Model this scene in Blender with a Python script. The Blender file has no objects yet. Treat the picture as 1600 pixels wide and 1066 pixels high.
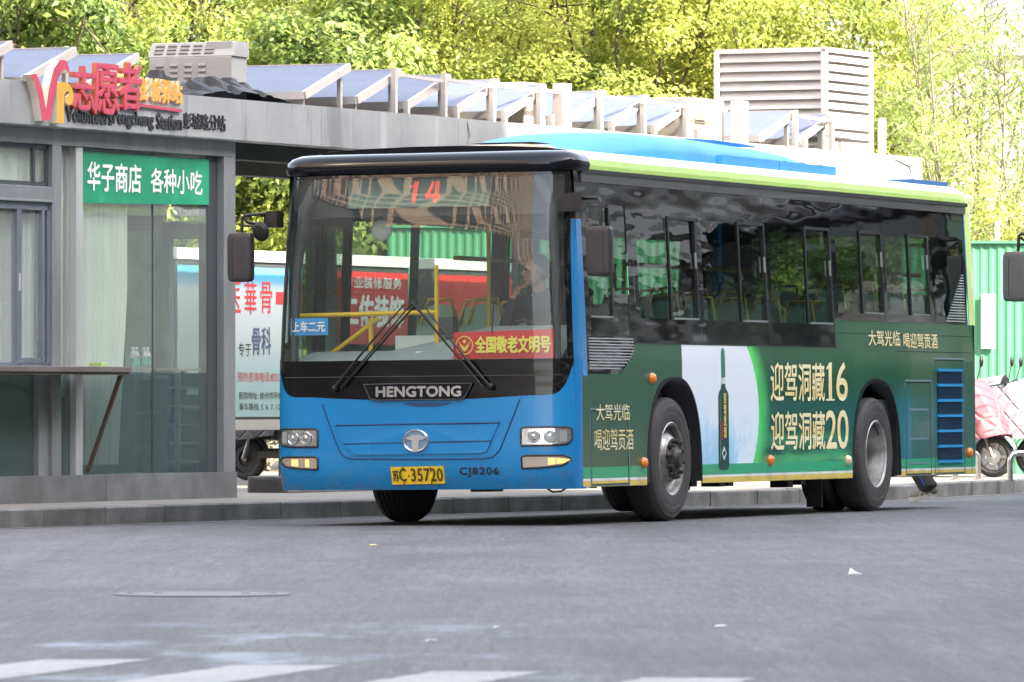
import bpy, bmesh, math, random
import numpy as np
from mathutils import Vector, Matrix
R = math.radians
SC = bpy.context.scene
COL = SC.collection

# ------------------------------------------------------------------ camera, sky, sun, exposure
cam_d = bpy.data.cameras.new('camera')
cam_d.sensor_width = 36.0
cam_d.lens = 238.5
cam_d.dof.use_dof = True
cam_d.dof.focus_distance = 57.0
cam_d.dof.aperture_fstop = 10.5
cam_d.clip_start = 0.5
cam_d.clip_end = 3000
cam = bpy.data.objects.new('camera', cam_d)
COL.objects.link(cam)
cam.location = (0, 0, 0.98)
cam.rotation_euler = (R(90.497), 0, 0)
SC.camera = cam

SUN_AZ = 30.0     # degrees from +X (right) towards the camera (-Y)
SUN_EL = 38.0
sx, sy, sz = math.cos(R(SUN_AZ)) * math.cos(R(SUN_EL)), -math.sin(R(SUN_AZ)) * math.cos(R(SUN_EL)), math.sin(R(SUN_EL))
wd = bpy.data.worlds.new('World')
SC.world = wd
wd.use_nodes = True
_nt = wd.node_tree
_bg = _nt.nodes['Background']
_sky = _nt.nodes.new('ShaderNodeTexSky')
_sky.sky_type = 'NISHITA'
_sky.sun_disc = False
_sky.sun_elevation = R(SUN_EL)
_sky.sun_rotation = math.atan2(sx, sy)
_sky.air_density = 1.0
_sky.dust_density = 3.0
_sky.ozone_density = 0.6
_hs = _nt.nodes.new('ShaderNodeHueSaturation')
_hs.inputs['Saturation'].default_value = 0.45
_nt.links.new(_sky.outputs[0], _hs.inputs['Color'])
_nt.links.new(_hs.outputs[0], _bg.inputs['Color'])
_bg.inputs['Strength'].default_value = 0.15
sun_d = bpy.data.lights.new('sun', 'SUN')
sun_d.energy = 3.1
sun_d.angle = R(0.5)
sun_d.color = (1.0, 0.90, 0.74)
sun = bpy.data.objects.new('sun', sun_d)
COL.objects.link(sun)
sun.rotation_euler = Vector((sx, sy, sz)).to_track_quat('Z', 'Y').to_euler()
sun.location = (20, -10, 40)
SC.view_settings.view_transform = 'Standard'
SC.view_settings.look = 'None'
SC.view_settings.gamma = 1
SC.view_settings.exposure = 2.75
SC.cycles.use_denoising = True
SC.cycles.max_bounces = 8
SC.cycles.diffuse_bounces = 4
SC.cycles.glossy_bounces = 4
SC.cycles.transparent_max_bounces = 24
SC.cycles.sample_clamp_indirect = 6.0

# ------------------------------------------------------------------ mesh helpers
BASE = {}
def nrm(v):
    v = np.asarray(v, float); l = np.linalg.norm(v)
    return v / l if l > 1e-9 else v

class MB:
    def __init__(s): s.v, s.f, s.m, s.s = [], [], [], []
    def add(s, vs, fs, m=0, smooth=False):
        o = len(s.v); s.v += [tuple(map(float, p)) for p in vs]
        for f in fs:
            s.f.append([i + o for i in f]); s.m.append(m); s.s.append(smooth)
        return s
    def box(s, x0, x1, y0, y1, z0, z1, m=0):
        x0, x1 = min(x0, x1), max(x0, x1); y0, y1 = min(y0, y1), max(y0, y1); z0, z1 = min(z0, z1), max(z0, z1)
        vs = [(x0,y0,z0),(x1,y0,z0),(x1,y1,z0),(x0,y1,z0),(x0,y0,z1),(x1,y0,z1),(x1,y1,z1),(x0,y1,z1)]
        return s.add(vs, [[0,3,2,1],[4,5,6,7],[0,1,5,4],[1,2,6,5],[2,3,7,6],[3,0,4,7]], m)
    def obox(s, c, ax, ay, az, m=0):
        c, ax, ay, az = [np.asarray(q, float) for q in (c, ax, ay, az)]
        vs = [c-ax-ay-az, c+ax-ay-az, c+ax+ay-az, c-ax+ay-az, c-ax-ay+az, c+ax-ay+az, c+ax+ay+az, c-ax+ay+az]
        return s.add(vs, [[0,3,2,1],[4,5,6,7],[0,1,5,4],[1,2,6,5],[2,3,7,6],[3,0,4,7]], m)
    def bar(s, p, q, w, h, m=0, up=(0,0,1)):
        p, q = np.asarray(p, float), np.asarray(q, float)
        d = nrm(q - p); a = np.cross(d, up)
        if np.linalg.norm(a) < 1e-4: a = np.cross(d, (1, 0, 0))
        a = nrm(a); b = np.cross(a, d)
        return s.obox((p + q) / 2, (q - p) / 2, a * w / 2, b * h / 2, m)
    def tube(s, pts, r, n=8, m=0, cap=True, smooth=True):
        pts = [np.asarray(p, float) for p in pts]; k = len(pts)
        rr = [r] * k if np.isscalar(r) else list(r)
        vs, fs = [], []; a = None
        for i in range(k):
            d = nrm(pts[min(i+1, k-1)] - pts[max(i-1, 0)])
            if a is None:
                a = np.cross(d, (0, 0, 1))
                if np.linalg.norm(a) < 1e-3: a = np.cross(d, (1, 0, 0))
            a = nrm(a - d * np.dot(a, d)); b = np.cross(d, a)
            for j in range(n):
                t = 2 * math.pi * j / n
                vs.append(pts[i] + rr[i] * (a * math.cos(t) + b * math.sin(t)))
        for i in range(k - 1):
            for j in range(n):
                j2 = (j + 1) % n
                fs.append([i*n+j, i*n+j2, (i+1)*n+j2, (i+1)*n+j])
        s.add(vs, fs, m, smooth)
        if cap:
            s.add(vs[:n], [list(range(n))[::-1]], m); s.add(vs[-n:], [list(range(n))], m)
        return s
    def lathe(s, prof, c, axis, n=32, m=0, smooth=True):
        """prof: list of (radius, height along axis); m may be a list, one per segment"""
        c = np.asarray(c, float); d = nrm(axis); a = np.cross(d, (0, 0, 1))
        if np.linalg.norm(a) < 1e-3: a = np.cross(d, (1, 0, 0))
        a = nrm(a); b = np.cross(d, a)
        for i in range(len(prof) - 1):
            vs, fs = [], []
            for (r, h) in prof[i:i+2]:
                for j in range(n):
                    t = 2 * math.pi * j / n
                    vs.append(c + d * h + r * (a * math.cos(t) + b * math.sin(t)))
            for j in range(n):
                j2 = (j + 1) % n; fs.append([j, j2, n + j2, n + j])
            s.add(vs, fs, m[i] if isinstance(m, (list, tuple)) else m, smooth)
        return s
    def sphere(s, c, r, m=0, nu=14, nv=9):
        rx, ry, rz = (r, r, r) if np.isscalar(r) else r
        return s.grid(lambda u, v: (c[0] + rx*math.sin(math.pi*v)*math.cos(2*math.pi*u), c[1] + ry*math.sin(math.pi*v)*math.sin(2*math.pi*u), c[2] + rz*math.cos(math.pi*v)), nu, nv, m)
    def grid(s, fn, nu, nv, m=0, smooth=True):
        vs = [fn(i / nu, j / nv) for j in range(nv + 1) for i in range(nu + 1)]
        fs = [[j*(nu+1)+i, j*(nu+1)+i+1, (j+1)*(nu+1)+i+1, (j+1)*(nu+1)+i] for j in range(nv) for i in range(nu)]
        return s.add(vs, fs, m, smooth)
    def cells(s, us, vs_, fn, skip=None, m=0, smooth=False):
        """grid over break lines us x vs_, leaving out the cells where skip(uc, vc)"""
        us, vs_ = sorted(set(us)), sorted(set(vs_)); nu = len(us)
        pts = [fn(u, v) for v in vs_ for u in us]; fs = []
        for j in range(len(vs_) - 1):
            for i in range(nu - 1):
                if skip and skip((us[i]+us[i+1])/2, (vs_[j]+vs_[j+1])/2): continue
                fs.append([j*nu+i, j*nu+i+1, (j+1)*nu+i+1, (j+1)*nu+i])
        return s.add(pts, fs, m, smooth)
    def prism(s, poly, fn, m=0, mside=None):
        """poly: 2D outline; fn(u, v, w) with w 0 = back and 1 = front"""
        n = len(poly)
        a = [fn(u, v, 0) for u, v in poly]; b = [fn(u, v, 1) for u, v in poly]
        s.add(b, [list(range(n))], m); s.add(a, [list(range(n))[::-1]], m)
        ms = m if mside is None else mside
        return s.add(a + b, [[i, (i+1) % n, n + (i+1) % n, n + i] for i in range(n)], ms)
    def build(s, name, mats, parent=None, bevel=0.0, mods=()):
        me = bpy.data.meshes.new(name)
        b = np.zeros(3); p = parent
        while p is not None:
            if p.name in BASE: b = np.asarray(BASE[p.name], float); break
            p = p.parent
        vs = [tuple(np.asarray(v) - b) for v in s.v]
        me.from_pydata(vs, [], s.f)
        if not isinstance(mats, (list, tuple)): mats = [mats]
        for mt in mats: me.materials.append(mt)
        me.polygons.foreach_set('material_index', s.m)
        me.polygons.foreach_set('use_smooth', s.s)
        me.update()
        o = bpy.data.objects.new(name, me); COL.objects.link(o)
        if parent is not None: o.parent = parent
        if bevel > 0:
            md = o.modifiers.new('bevel', 'BEVEL'); md.width = bevel; md.segments = 2; md.limit_method = 'ANGLE'; md.angle_limit = R(40)
            me.polygons.foreach_set('use_smooth', [True] * len(s.f))
            md.harden_normals = True
        return o

def tag(o, label=None, cat=None, group=None, kind=None):
    if label: o['label'] = label
    if cat: o['category'] = cat
    if group: o['group'] = group
    if kind: o['kind'] = kind
    return o

class Frame:
    def __init__(s, o, rz):
        s.o = np.array(o, float); s.rz = rz
        s.x = np.array([math.cos(rz), math.sin(rz), 0]); s.y = np.array([-math.sin(rz), math.cos(rz), 0])
    def w(s, p): return s.o + s.x * p[0] + s.y * p[1] + np.array([0, 0, p[2]])
    def thing(s, name, label, cat, base=(0, 0, 0), group=None):
        e = bpy.data.objects.new(name, None); COL.objects.link(e)
        e.empty_display_size = 0.2
        e.location = s.w(base); e.rotation_euler = (0, 0, s.rz)
        BASE[e.name] = tuple(base)
        return tag(e, label, cat, group)
    def solo(s, mb, name, mats, label, cat, base=(0, 0, 0), group=None, kind=None, bevel=0):
        mb.v = [tuple(np.asarray(v) - np.asarray(base, float)) for v in mb.v]
        o = mb.build(name, mats, None, bevel)
        o.location = s.w(base); o.rotation_euler = (0, 0, s.rz)
        return tag(o, label, cat, group, kind)

WF = Frame((0, 0, 0), 0)

def copy_tree(o, parent=None):
    c = o.copy(); COL.objects.link(c)
    if parent is not None:
        c.parent = parent; c.matrix_parent_inverse = o.matrix_parent_inverse
    for ch in list(o.children): copy_tree(ch, c)
    return c

# ------------------------------------------------------------------ lettering (the characters' outlines, turned into mesh)
_TX = {}
def glyphs(t, bold=0.0, extrude=0.0, res=3, spacing=1.0):
    key = (t, bold, extrude, spacing)
    if key in _TX: return _TX[key]
    cu = bpy.data.curves.new('t', 'FONT'); cu.body = t; cu.resolution_u = res
    cu.offset = bold; cu.extrude = extrude; cu.space_character = spacing
    ob = bpy.data.objects.new('t', cu); COL.objects.link(ob)
    bpy.context.view_layer.update()
    dg = bpy.context.evaluated_depsgraph_get()
    me = bpy.data.meshes.new_from_object(ob.evaluated_get(dg))
    v = np.array([p.co[:] for p in me.vertices]); f = [list(p.vertices) for p in me.polygons]
    bpy.data.objects.remove(ob); bpy.data.curves.remove(cu); bpy.data.meshes.remove(me)
    lo, hi = v.min(0), v.max(0)
    v[:, 0] = (v[:, 0] - lo[0]) / (hi[0] - lo[0]); v[:, 1] = (v[:, 1] - lo[1]) / (hi[1] - lo[1])
    if extrude: v[:, 2] = (v[:, 2] - lo[2]) / (hi[2] - lo[2])
    _TX[key] = (v, f)
    return _TX[key]

def text(mb, t, u0, u1, v0, v1, fn, m=0, bold=0.0, spacing=1.0, slant=0.0):
    """flat lettering filling the box u0..u1, v0..v1 of the surface fn(u, v)"""
    v, f = glyphs(t, 0, 0.0, 3, spacing)
    p0, pu, pv = [np.asarray(fn(*q), float) for q in ((u0, v0), (u0 + (u1-u0) * .01, v0), (u0, v0 + (v1-v0) * .01))]
    n = nrm(np.cross(pu - p0, pv - p0)) * .0003; d = bold * abs(v1 - v0)     # heavier strokes: copies a hair apart, each .3 mm above the last
    for k, (dx, dy) in enumerate(((0, 0), (d, 0), (-d, 0), (0, d), (0, -d)) if bold else ((0, 0),)):
        mb.add([np.asarray(fn(u0 + (u1-u0)*a + slant*(b-.5) + dx, v0 + (v1-v0)*b + dy)) + n * k for a, b, _ in v], f, m)
def text3(mb, t, u0, u1, v0, v1, fn, m=0, mside=1, bold=0.0):
    """raised lettering, fn(u, v, w)"""
    v, f = glyphs(t, 0, 0.1); d = bold * abs(v1 - v0)
    ff = [q for q in f if min(v[i][2] for i in q) > .99]; sd = [q for q in f if not (min(v[i][2] for i in q) > .99)]
    for k, (dx, dy) in enumerate(((0, 0), (d, 0), (-d, 0), (0, d), (0, -d)) if bold else ((0, 0),)):
        pts = [fn(u0 + (u1-u0)*a + dx, v0 + (v1-v0)*b + dy, c * (1 - .012 * k)) for a, b, c in v]
        mb.add(pts, ff, m); mb.add(pts, sd, mside)

# ------------------------------------------------------------------ material helpers
class X:
    """a socket with arithmetic: each operation adds a Math node"""
    def __init__(s, nt, sock): s.nt, s.k = nt, sock
    def op(s, o, b=None, c=None):
        n = s.nt.nodes.new('ShaderNodeMath'); n.operation = o
        for i, q in enumerate((s, b, c)):
            if q is None: continue
            if isinstance(q, X): s.nt.links.new(q.k, n.inputs[i])
            else: n.inputs[i].default_value = q
        return X(s.nt, n.outputs[0])
    def __add__(s, b): return s.op('ADD', b)
    def __sub__(s, b): return s.op('SUBTRACT', b)
    def __mul__(s, b): return s.op('MULTIPLY', b)
    def __truediv__(s, b): return s.op('DIVIDE', b)
    def gt(s, b): return s.op('GREATER_THAN', b)
    def lt(s, b): return s.op('LESS_THAN', b)
    def pw(s, b): return s.op('POWER', b)
    def abs(s): return s.op('ABSOLUTE')
    def clamp(s):
        r = s.op('ADD', 0.0); r.k.node.use_clamp = True; return r
    def step(s, a, b):
        """smooth 0..1 between a and b"""
        n = s.nt.nodes.new('ShaderNodeMapRange'); n.interpolation_type = 'SMOOTHSTEP'
        s.nt.links.new(s.k, n.inputs['Value']); n.inputs['From Min'].default_value = a; n.inputs['From Max'].default_value = b
        return X(s.nt, n.outputs[0])

class Mat:
    def __init__(s, name, color=(.5, .5, .5), rough=.5, metal=0.0, spec=.5, coat=0.0, coat_rough=.03):
        s.m = bpy.data.materials.new(name); s.m.use_nodes = True; s.nt = s.m.node_tree
        s.b = s.nt.nodes['Principled BSDF']
        s.col = None
        s.set('Base Color', (*color, 1)); s.set('Roughness', rough); s.set('Metallic', metal); s.set('Specular IOR Level', spec)
        if coat: s.set('Coat Weight', coat); s.set('Coat Roughness', coat_rough)
        s._co = s._ge = None; s.color = color; s.rough = rough
    def set(s, k, v):
        if isinstance(v, X): s.nt.links.new(v.k, s.b.inputs[k])
        elif hasattr(v, 'is_linked') or isinstance(v, bpy.types.NodeSocket): s.nt.links.new(v, s.b.inputs[k])
        else: s.b.inputs[k].default_value = v
        return s
    def co(s):
        if s._co is None: s._co = s.nt.nodes.new('ShaderNodeTexCoord')
        return s._co.outputs['Object']
    def xyz(s):
        n = s.nt.nodes.new('ShaderNodeSeparateXYZ'); s.nt.links.new(s.co(), n.inputs[0])
        return [X(s.nt, n.outputs[i]) for i in range(3)]
    def world(s):
        n = s.nt.nodes.new('ShaderNodeNewGeometry'); return n.outputs['Position']
    def noise(s, scale=5, detail=4, rough=.55, stretch=None, dist=0.0, vec=None):
        n = s.nt.nodes.new('ShaderNodeTexNoise'); n.inputs['Scale'].default_value = scale
        n.inputs['Detail'].default_value = detail; n.inputs['Roughness'].default_value = rough; n.inputs['Distortion'].default_value = dist
        src = vec or s.co()
        if stretch:
            mp = s.nt.nodes.new('ShaderNodeMapping'); mp.inputs['Scale'].default_value = stretch
            s.nt.links.new(src, mp.inputs[0]); src = mp.outputs[0]
        s.nt.links.new(src, n.inputs['Vector'])
        return X(s.nt, n.outputs[0])
    def mix(s, fac, a, b):
        n = s.nt.nodes.new('ShaderNodeMix'); n.data_type = 'RGBA'
        if isinstance(fac, X): s.nt.links.new(fac.k, n.inputs[0])
        else: n.inputs[0].default_value = fac
        for i, q in ((6, a), (7, b)):
            if isinstance(q, (tuple, list)): n.inputs[i].default_value = (*q[:3], 1)
            else: s.nt.links.new(q, n.inputs[i])
        return n.outputs[2]
    def bump(s, h, strength=.3, dist=.01):
        n = s.nt.nodes.new('ShaderNodeBump'); n.inputs['Strength'].default_value = strength; n.inputs['Distance'].default_value = dist
        s.nt.links.new(h.k, n.inputs['Height']); s.nt.links.new(n.outputs[0], s.b.inputs['Normal'])
        return n.outputs[0]
    def worn(s, amt=.25, scale=3, dirt=None, bump=0.0, stretch=None):
        """uneven tone, some grime, uneven gloss"""
        a = s.noise(scale, 5, .6, stretch); b = s.noise(scale * 9, 3, .6, stretch)
        k = a.step(.35, .7) * .7 + b * .3
        c = s.color; d = dirt or tuple(q * (1 - amt) for q in c)
        l = tuple(min(1, q * (1 + amt * .35)) for q in c)
        s.set('Base Color', s.mix(k, d, l))
        s.set('Roughness', (b * .25 + (s.rough - .1)).clamp())
        if bump: s.bump(b, bump, .01)
        return s

def M(name, color, rough=.5, metal=0., spec=.5, coat=0., coat_rough=.03, amt=None, scale=3, bump=0., stretch=None, dirt=None):
    q = Mat(name, color, rough, metal, spec, coat, coat_rough)
    if amt is not None: q.worn(amt, scale, dirt, bump, stretch)
    return q.m

def glass_mat(name, tint, refl=1.0, wave=0.0, wscale=2.0, base=.045, stretch=None, rough=0.0, haze=None):
    m = bpy.data.materials.new(name); m.use_nodes = True; nt = m.node_tree
    nt.nodes.clear()
    out = nt.nodes.new('ShaderNodeOutputMaterial'); mx = nt.nodes.new('ShaderNodeMixShader')
    tr = nt.nodes.new('ShaderNodeBsdfTransparent'); tr.inputs[0].default_value = (*tint, 1)
    gl = nt.nodes.new('ShaderNodeBsdfGlossy'); gl.inputs['Roughness'].default_value = rough; gl.inputs['Color'].default_value = (refl, refl, refl, 1)
    lw = nt.nodes.new('ShaderNodeLayerWeight'); lw.inputs[0].default_value = .5
    f = X(nt, lw.outputs['Facing']).pw(5.0) * (1 - base) + base
    nt.links.new(f.k, mx.inputs[0]); nt.links.new(gl.outputs[0], mx.inputs[2])
    first = tr.outputs[0]
    if haze:
        df = nt.nodes.new('ShaderNodeBsdfDiffuse'); df.inputs[0].default_value = (*haze[0], 1)
        mh = nt.nodes.new('ShaderNodeMixShader'); mh.inputs[0].default_value = haze[1]
        nt.links.new(tr.outputs[0], mh.inputs[1]); nt.links.new(df.outputs[0], mh.inputs[2]); first = mh.outputs[0]
    nt.links.new(first, mx.inputs[1])
    if wave:
        tc = nt.nodes.new('ShaderNodeTexCoord'); src = tc.outputs['Object']
        if stretch:
            mp = nt.nodes.new('ShaderNodeMapping'); mp.inputs['Scale'].default_value = stretch
            nt.links.new(src, mp.inputs[0]); src = mp.outputs[0]
        n = nt.nodes.new('ShaderNodeTexNoise'); n.inputs['Scale'].default_value = wscale; n.inputs['Detail'].default_value = 1.5
        nt.links.new(src, n.inputs['Vector'])
        bp = nt.nodes.new('ShaderNodeBump'); bp.inputs['Strength'].default_value = 1.0; bp.inputs['Distance'].default_value = wave
        nt.links.new(n.outputs[0], bp.inputs['Height']); nt.links.new(bp.outputs[0], gl.inputs['Normal'])
    nt.links.new(mx.outputs[0], out.inputs[0])
    return m

def emit(name, col, st):
    m = bpy.data.materials.new(name); m.use_nodes = True; b = m.node_tree.nodes['Principled BSDF']
    b.inputs['Base Color'].default_value = (*col, 1); b.inputs['Emission Color'].default_value = (*col, 1); b.inputs['Emission Strength'].default_value = st
    return m

# ------------------------------------------------------------------ materials
blk = M('black_plastic', (.012, .012, .013), .45, amt=.3, scale=6)
black_gloss = Mat('black_gloss', (.005, .005, .006), .05); black_gloss.bump(black_gloss.noise(1.7, 1.2, .5, (.8, 1, 3.2)), .30, .022); black_gloss = black_gloss.m
cap_black = M('cap_black', (.005, .006, .010), .10, spec=.35)
rubber = M('rubber', (.022, .022, .024), .75, amt=.4, scale=8, dirt=(.035, .033, .031))
tyre_side = M('tyre_rubber', (.035, .035, .037), .7, amt=.35, scale=5, dirt=(.06, .057, .053))
steel_dirty = M('steel_dirty', (.42, .41, .40), .42, .75, amt=.5, scale=7, dirt=(.16, .14, .12))
steel_white = M('steel_wheel', (.55, .55, .55), .4, .5, amt=.35, scale=6, dirt=(.25, .23, .2))
hub_dark = M('hub_greasy', (.07, .06, .055), .5, .4, amt=.5, scale=20)
chrome = M('chrome', (.85, .85, .87), .08, 1.0)
silver = M('silver', (.6, .61, .62), .3, .9)
white_p = M('white_paint', (.78, .79, .80), .4, amt=.12, scale=4)
bp_ = Mat('blue_paint', (.004, .185, .50), .24, coat=.4, coat_rough=.05)
_bz = bp_.xyz()[2]; _bn = bp_.noise(7, 5, .65, (1, 1, 1.5)); _bs = bp_.noise(14, 3, .7, (1, 1, .08))
_g = ((_bz * -1 + .62).step(0, .34) * _bn.step(.42, .75) * .45 + (_bs.step(.60, .75) * (_bz * -1 + 1.05).step(0, .2) * .10)).clamp()
bp_.set('Base Color', bp_.mix(_g, bp_.mix(bp_.noise(.9, 3).step(.3, .7), (.003, .185, .455), (.006, .21, .505)), (.10, .12, .14))); bp_.set('Roughness', (_g * .4 + .24).clamp()); bp_.bump(bp_.noise(1.1, 1.0), .25, .02)
blue_paint = bp_.m
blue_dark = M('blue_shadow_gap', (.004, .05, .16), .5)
lime_paint = M('lime_paint', (.57, .85, .21), .35, coat=.4, amt=.1, scale=3)
lime_pale = M('pale_lime_paint', (.66, .86, .26), .35, coat=.4, amt=.1, scale=3)
ac_blue = M('ac_blue_plastic', (.06, .34, .74), .5, amt=.15, scale=2)
beige_p = M('beige_plastic', (.60, .55, .44), .6, amt=.15, scale=5)
int_grey = M('interior_grey', (.34, .37, .36), .6, amt=.15)
int_light = M('interior_light', (.62, .66, .66), .6)
int_dark = M('interior_dark', (.05, .055, .06), .6)
dash_grey = M('dash_grey', (.30, .34, .36), .55, amt=.15)
seat_m = M('seat_plastic', (.40, .62, .56), .45, amt=.1)
pole_y = M('pole_yellow', (.80, .52, .03), .35, amt=.1)
red_b = M('banner_red', (.60, .015, .02), .5)
yel_txt = M('banner_yellow', (.85, .70, .10), .5)
gold = Mat('gold_print', (.85, .74, .38), .45); gold.set('Base Color', gold.mix(gold.xyz()[2].op('MULTIPLY', 3.0).op('FRACT'), (.80, .66, .28), (.90, .83, .55))); gold = gold.m
white_txt = M('white_print', (.85, .85, .85), .5)
sky_blue_sign = M('sign_blue', (.04, .30, .70), .4)
plate_y = M('plate_yellow', (.85, .58, .02), .4, amt=.12, scale=15)
txt_black = M('print_black', (.015, .015, .017), .5)
orange_l = M('orange_lens', (.85, .22, .02), .2, coat=.6)
orange_pale = M('pale_lens', (.8, .6, .4), .25, coat=.6)
led = emit('led_red', (1, .07, .05), .32)
led_panel = M('led_panel', (.17, .28, .24), .35)
amber_on = emit('amber_lamp', (1.0, .55, .18), .14)
lamp_in = Mat('lamp_reflector', (.75, .76, .78), .16, .95); lamp_in.bump(lamp_in.noise(24, 2, .5, (1, 1, .3)), .25, .008); lamp_in = lamp_in.m
lamp_glass = glass_mat('lamp_glass', (.95, .96, .97), 1.0, .004, 30, .06)
wind_glass = glass_mat('windscreen_glass', (.82, .88, .85), 1.0, .003, .9, .045, (1, 1.2, .8), 0, ((.5, .55, .55), .035))
win_glass = glass_mat('tinted_glass', (.25, .34, .31), .95, .006, 1.6, .050, (.8, 1, 3.0))
win_glass_l = glass_mat('clear_glass', (.36, .45, .41), 1.0, 0, 1, .045)
grille_m = M('vent_black', (.01, .01, .011), .5)

# printed film on the bus's long side
sd = Mat('printed_side_film', (.03, .09, .05), .28, coat=.15, coat_rough=.06)
x_, y_, z_ = sd.xyz()
n1 = sd.noise(.8, 4, .55); nv = sd.noise(3.0, 4, .6, (1, 1, .12)); nh = sd.noise(3.0, 4, .6, (.15, 1, 2.2)); nc = sd.noise(2.0, 6, .62, (1, 1, 1.3))
green = sd.mix(n1.step(.3, .75), (.010, .080, .033), (.018, .105, .045))
olive = ((x_ + 2.2).step(0, .9) * (z_ * -1 + .92).step(0, .35)).clamp()
green = sd.mix(olive * .55, green, (.10, .13, .065))
teal = ((x_ * -1 - 7.9).step(0, .5) * (z_ * -1 + 1.25).step(0, .5) * nv.step(.38, .62)).clamp()
green = sd.mix(teal * .85, green, (.02, .21, .27))
tgreen = ((x_ * -1 - 8.2).step(0, .4) * (z_ * -1 + 1.55).step(.0, .12) * (nv * -1 + .62).step(.0, .2) * .35).clamp()
green = sd.mix(tgreen, green, (.12, .16, .09))
zc = z_ - .87
edge = zc * zc * .92 - 4.40                          # right-hand rim of the pale picture
dist = edge - x_                                     # >0 to the right of the rim
dn = dist + (nv - .5) * .35
sw = (dn * -1 + .34).step(0, .32) * dist.gt(0)
fl = ((z_ * -1 + .80).step(0, .3) * (x_ + 7.0).step(0, .5) * dist.gt(0) * nh.step(.42, .62)).clamp()
green = sd.mix(fl * .8, green, (.10, .52, .16))
green = sd.mix((sw * nv.step(.25, .55)).clamp(), green, (.10, .74, .14))
dk = (dist.step(.15, .3) * (dist * -1 + .95).step(.0, .3) * nv.step(.5, .62) * (z_ - .8).step(0, .3)).clamp()
green = sd.mix(dk * .6, green, (.006, .03, .016))
sky_c = sd.mix((z_ - .55).step(0, .8), (.76, .89, .97), (.82, .87, .96))
cl = ((z_ * -1 + 1.0).step(-.1, .55) * nc.step(.42, .62)).clamp()
sky_c = sd.mix(cl * .9, sky_c, (.30, .62, .90))
pal = ((x_ * -1).gt(2.50) * dist.lt(0)).clamp()
base = sd.mix(pal, green, sky_c)
base = sd.mix((z_ * -1 + .450).gt(0), base, (.035, .40, .17))
base = sd.mix((z_ * -1 + .362).gt(0), base, (.80, .82, .82))
base = sd.mix((z_ * -1 + .343).gt(0), base, (.74, .56, .10))
dirt = ((z_ * -1 + .62).step(0, .35) * sd.noise(9, 4, .65, (.4, 1, 1.6)).step(.45, .75) * .55).clamp()
base = sd.mix(dirt, base, (.20, .18, .15))
sd.set('Base Color', base); sd.bump(sd.noise(.9, 1.0), .2, .012)
side_film = sd.m

# ------------------------------------------------------------------ the bus
BL = 10.50
EX = 2 / 3.5
def BW(z): return 1.265 if z < 1.3 else 1.265 - .065 * (z - 1.3) / 1.48
def XO(z): return float(np.interp(z, [.28, .34, .42, .55, 1.0, 1.3, 1.7, 2.0, 2.3, 2.55, 2.78, 3.0], [-.06, -.025, .0, .01, .0, -.008, -.020, -.036, -.064, -.100, -.145, -.16]))
def _pl(t, z, inset=0.0):
    a = abs(t) * math.pi / 2; w = BW(z) - inset
    return np.array([-.20 + (.30 - inset * .6) * abs(math.cos(a)) ** EX + XO(z) - inset * .4, math.copysign(w * abs(math.sin(a)) ** EX, t), z])
def ty(y, z): return math.copysign(math.asin(min(1, (abs(y) / BW(z))) ** (1 / EX)) * 2 / math.pi, y)
def FT(t, z, off=0.0):
    """a point of the bus's nose; t -1..1 from its right-hand to its left-hand corner"""
    p = _pl(t, z)
    if off:
        t0, t1 = max(-1, t - .004), min(1, t + .004)
        d = _pl(t1, z) - _pl(t0, z); n = nrm(np.array([d[1], -d[0], 0]))
        p = p + n * off
    return p
def FP(y, z, off=0.0): return FT(ty(y, z), z, off)
def SP(x, z, off=0.0): return np.array([x, BW(z) + off, z])
def SL(x, z, off=0.0): return np.array([x, -BW(z) - off, z])
TS = sorted([ty(y, 1.0) for y in np.linspace(-1.0, 1.0, 27)] + [s * t for s in (-1, 1) for t in np.linspace(ty(1.02, 1.0), 1, 14)])
def yfrac(t): return math.copysign(abs(math.sin(abs(t) * math.pi / 2)) ** EX, t)
TG = ty(.952 * 1.265, 1.0); TP = ty(.982 * 1.265, 1.0)
def zmask(t):
    y = abs(yfrac(t)) * 1.265
    if y < .9: return .985 + .03 * (y / .9) ** 2
    return 1.015 + .3 * min(1, (y - .9) / .345) ** 7

def arch_z(x):
    z = .30
    for c, a in ((-2.31, .66), (-7.58, .69)):
        d = abs(x - c) / a
        if d < 1: z = max(z, .30 + .865 * (1 - d ** 2.6) ** (1 / 2.6))
    return z

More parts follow.
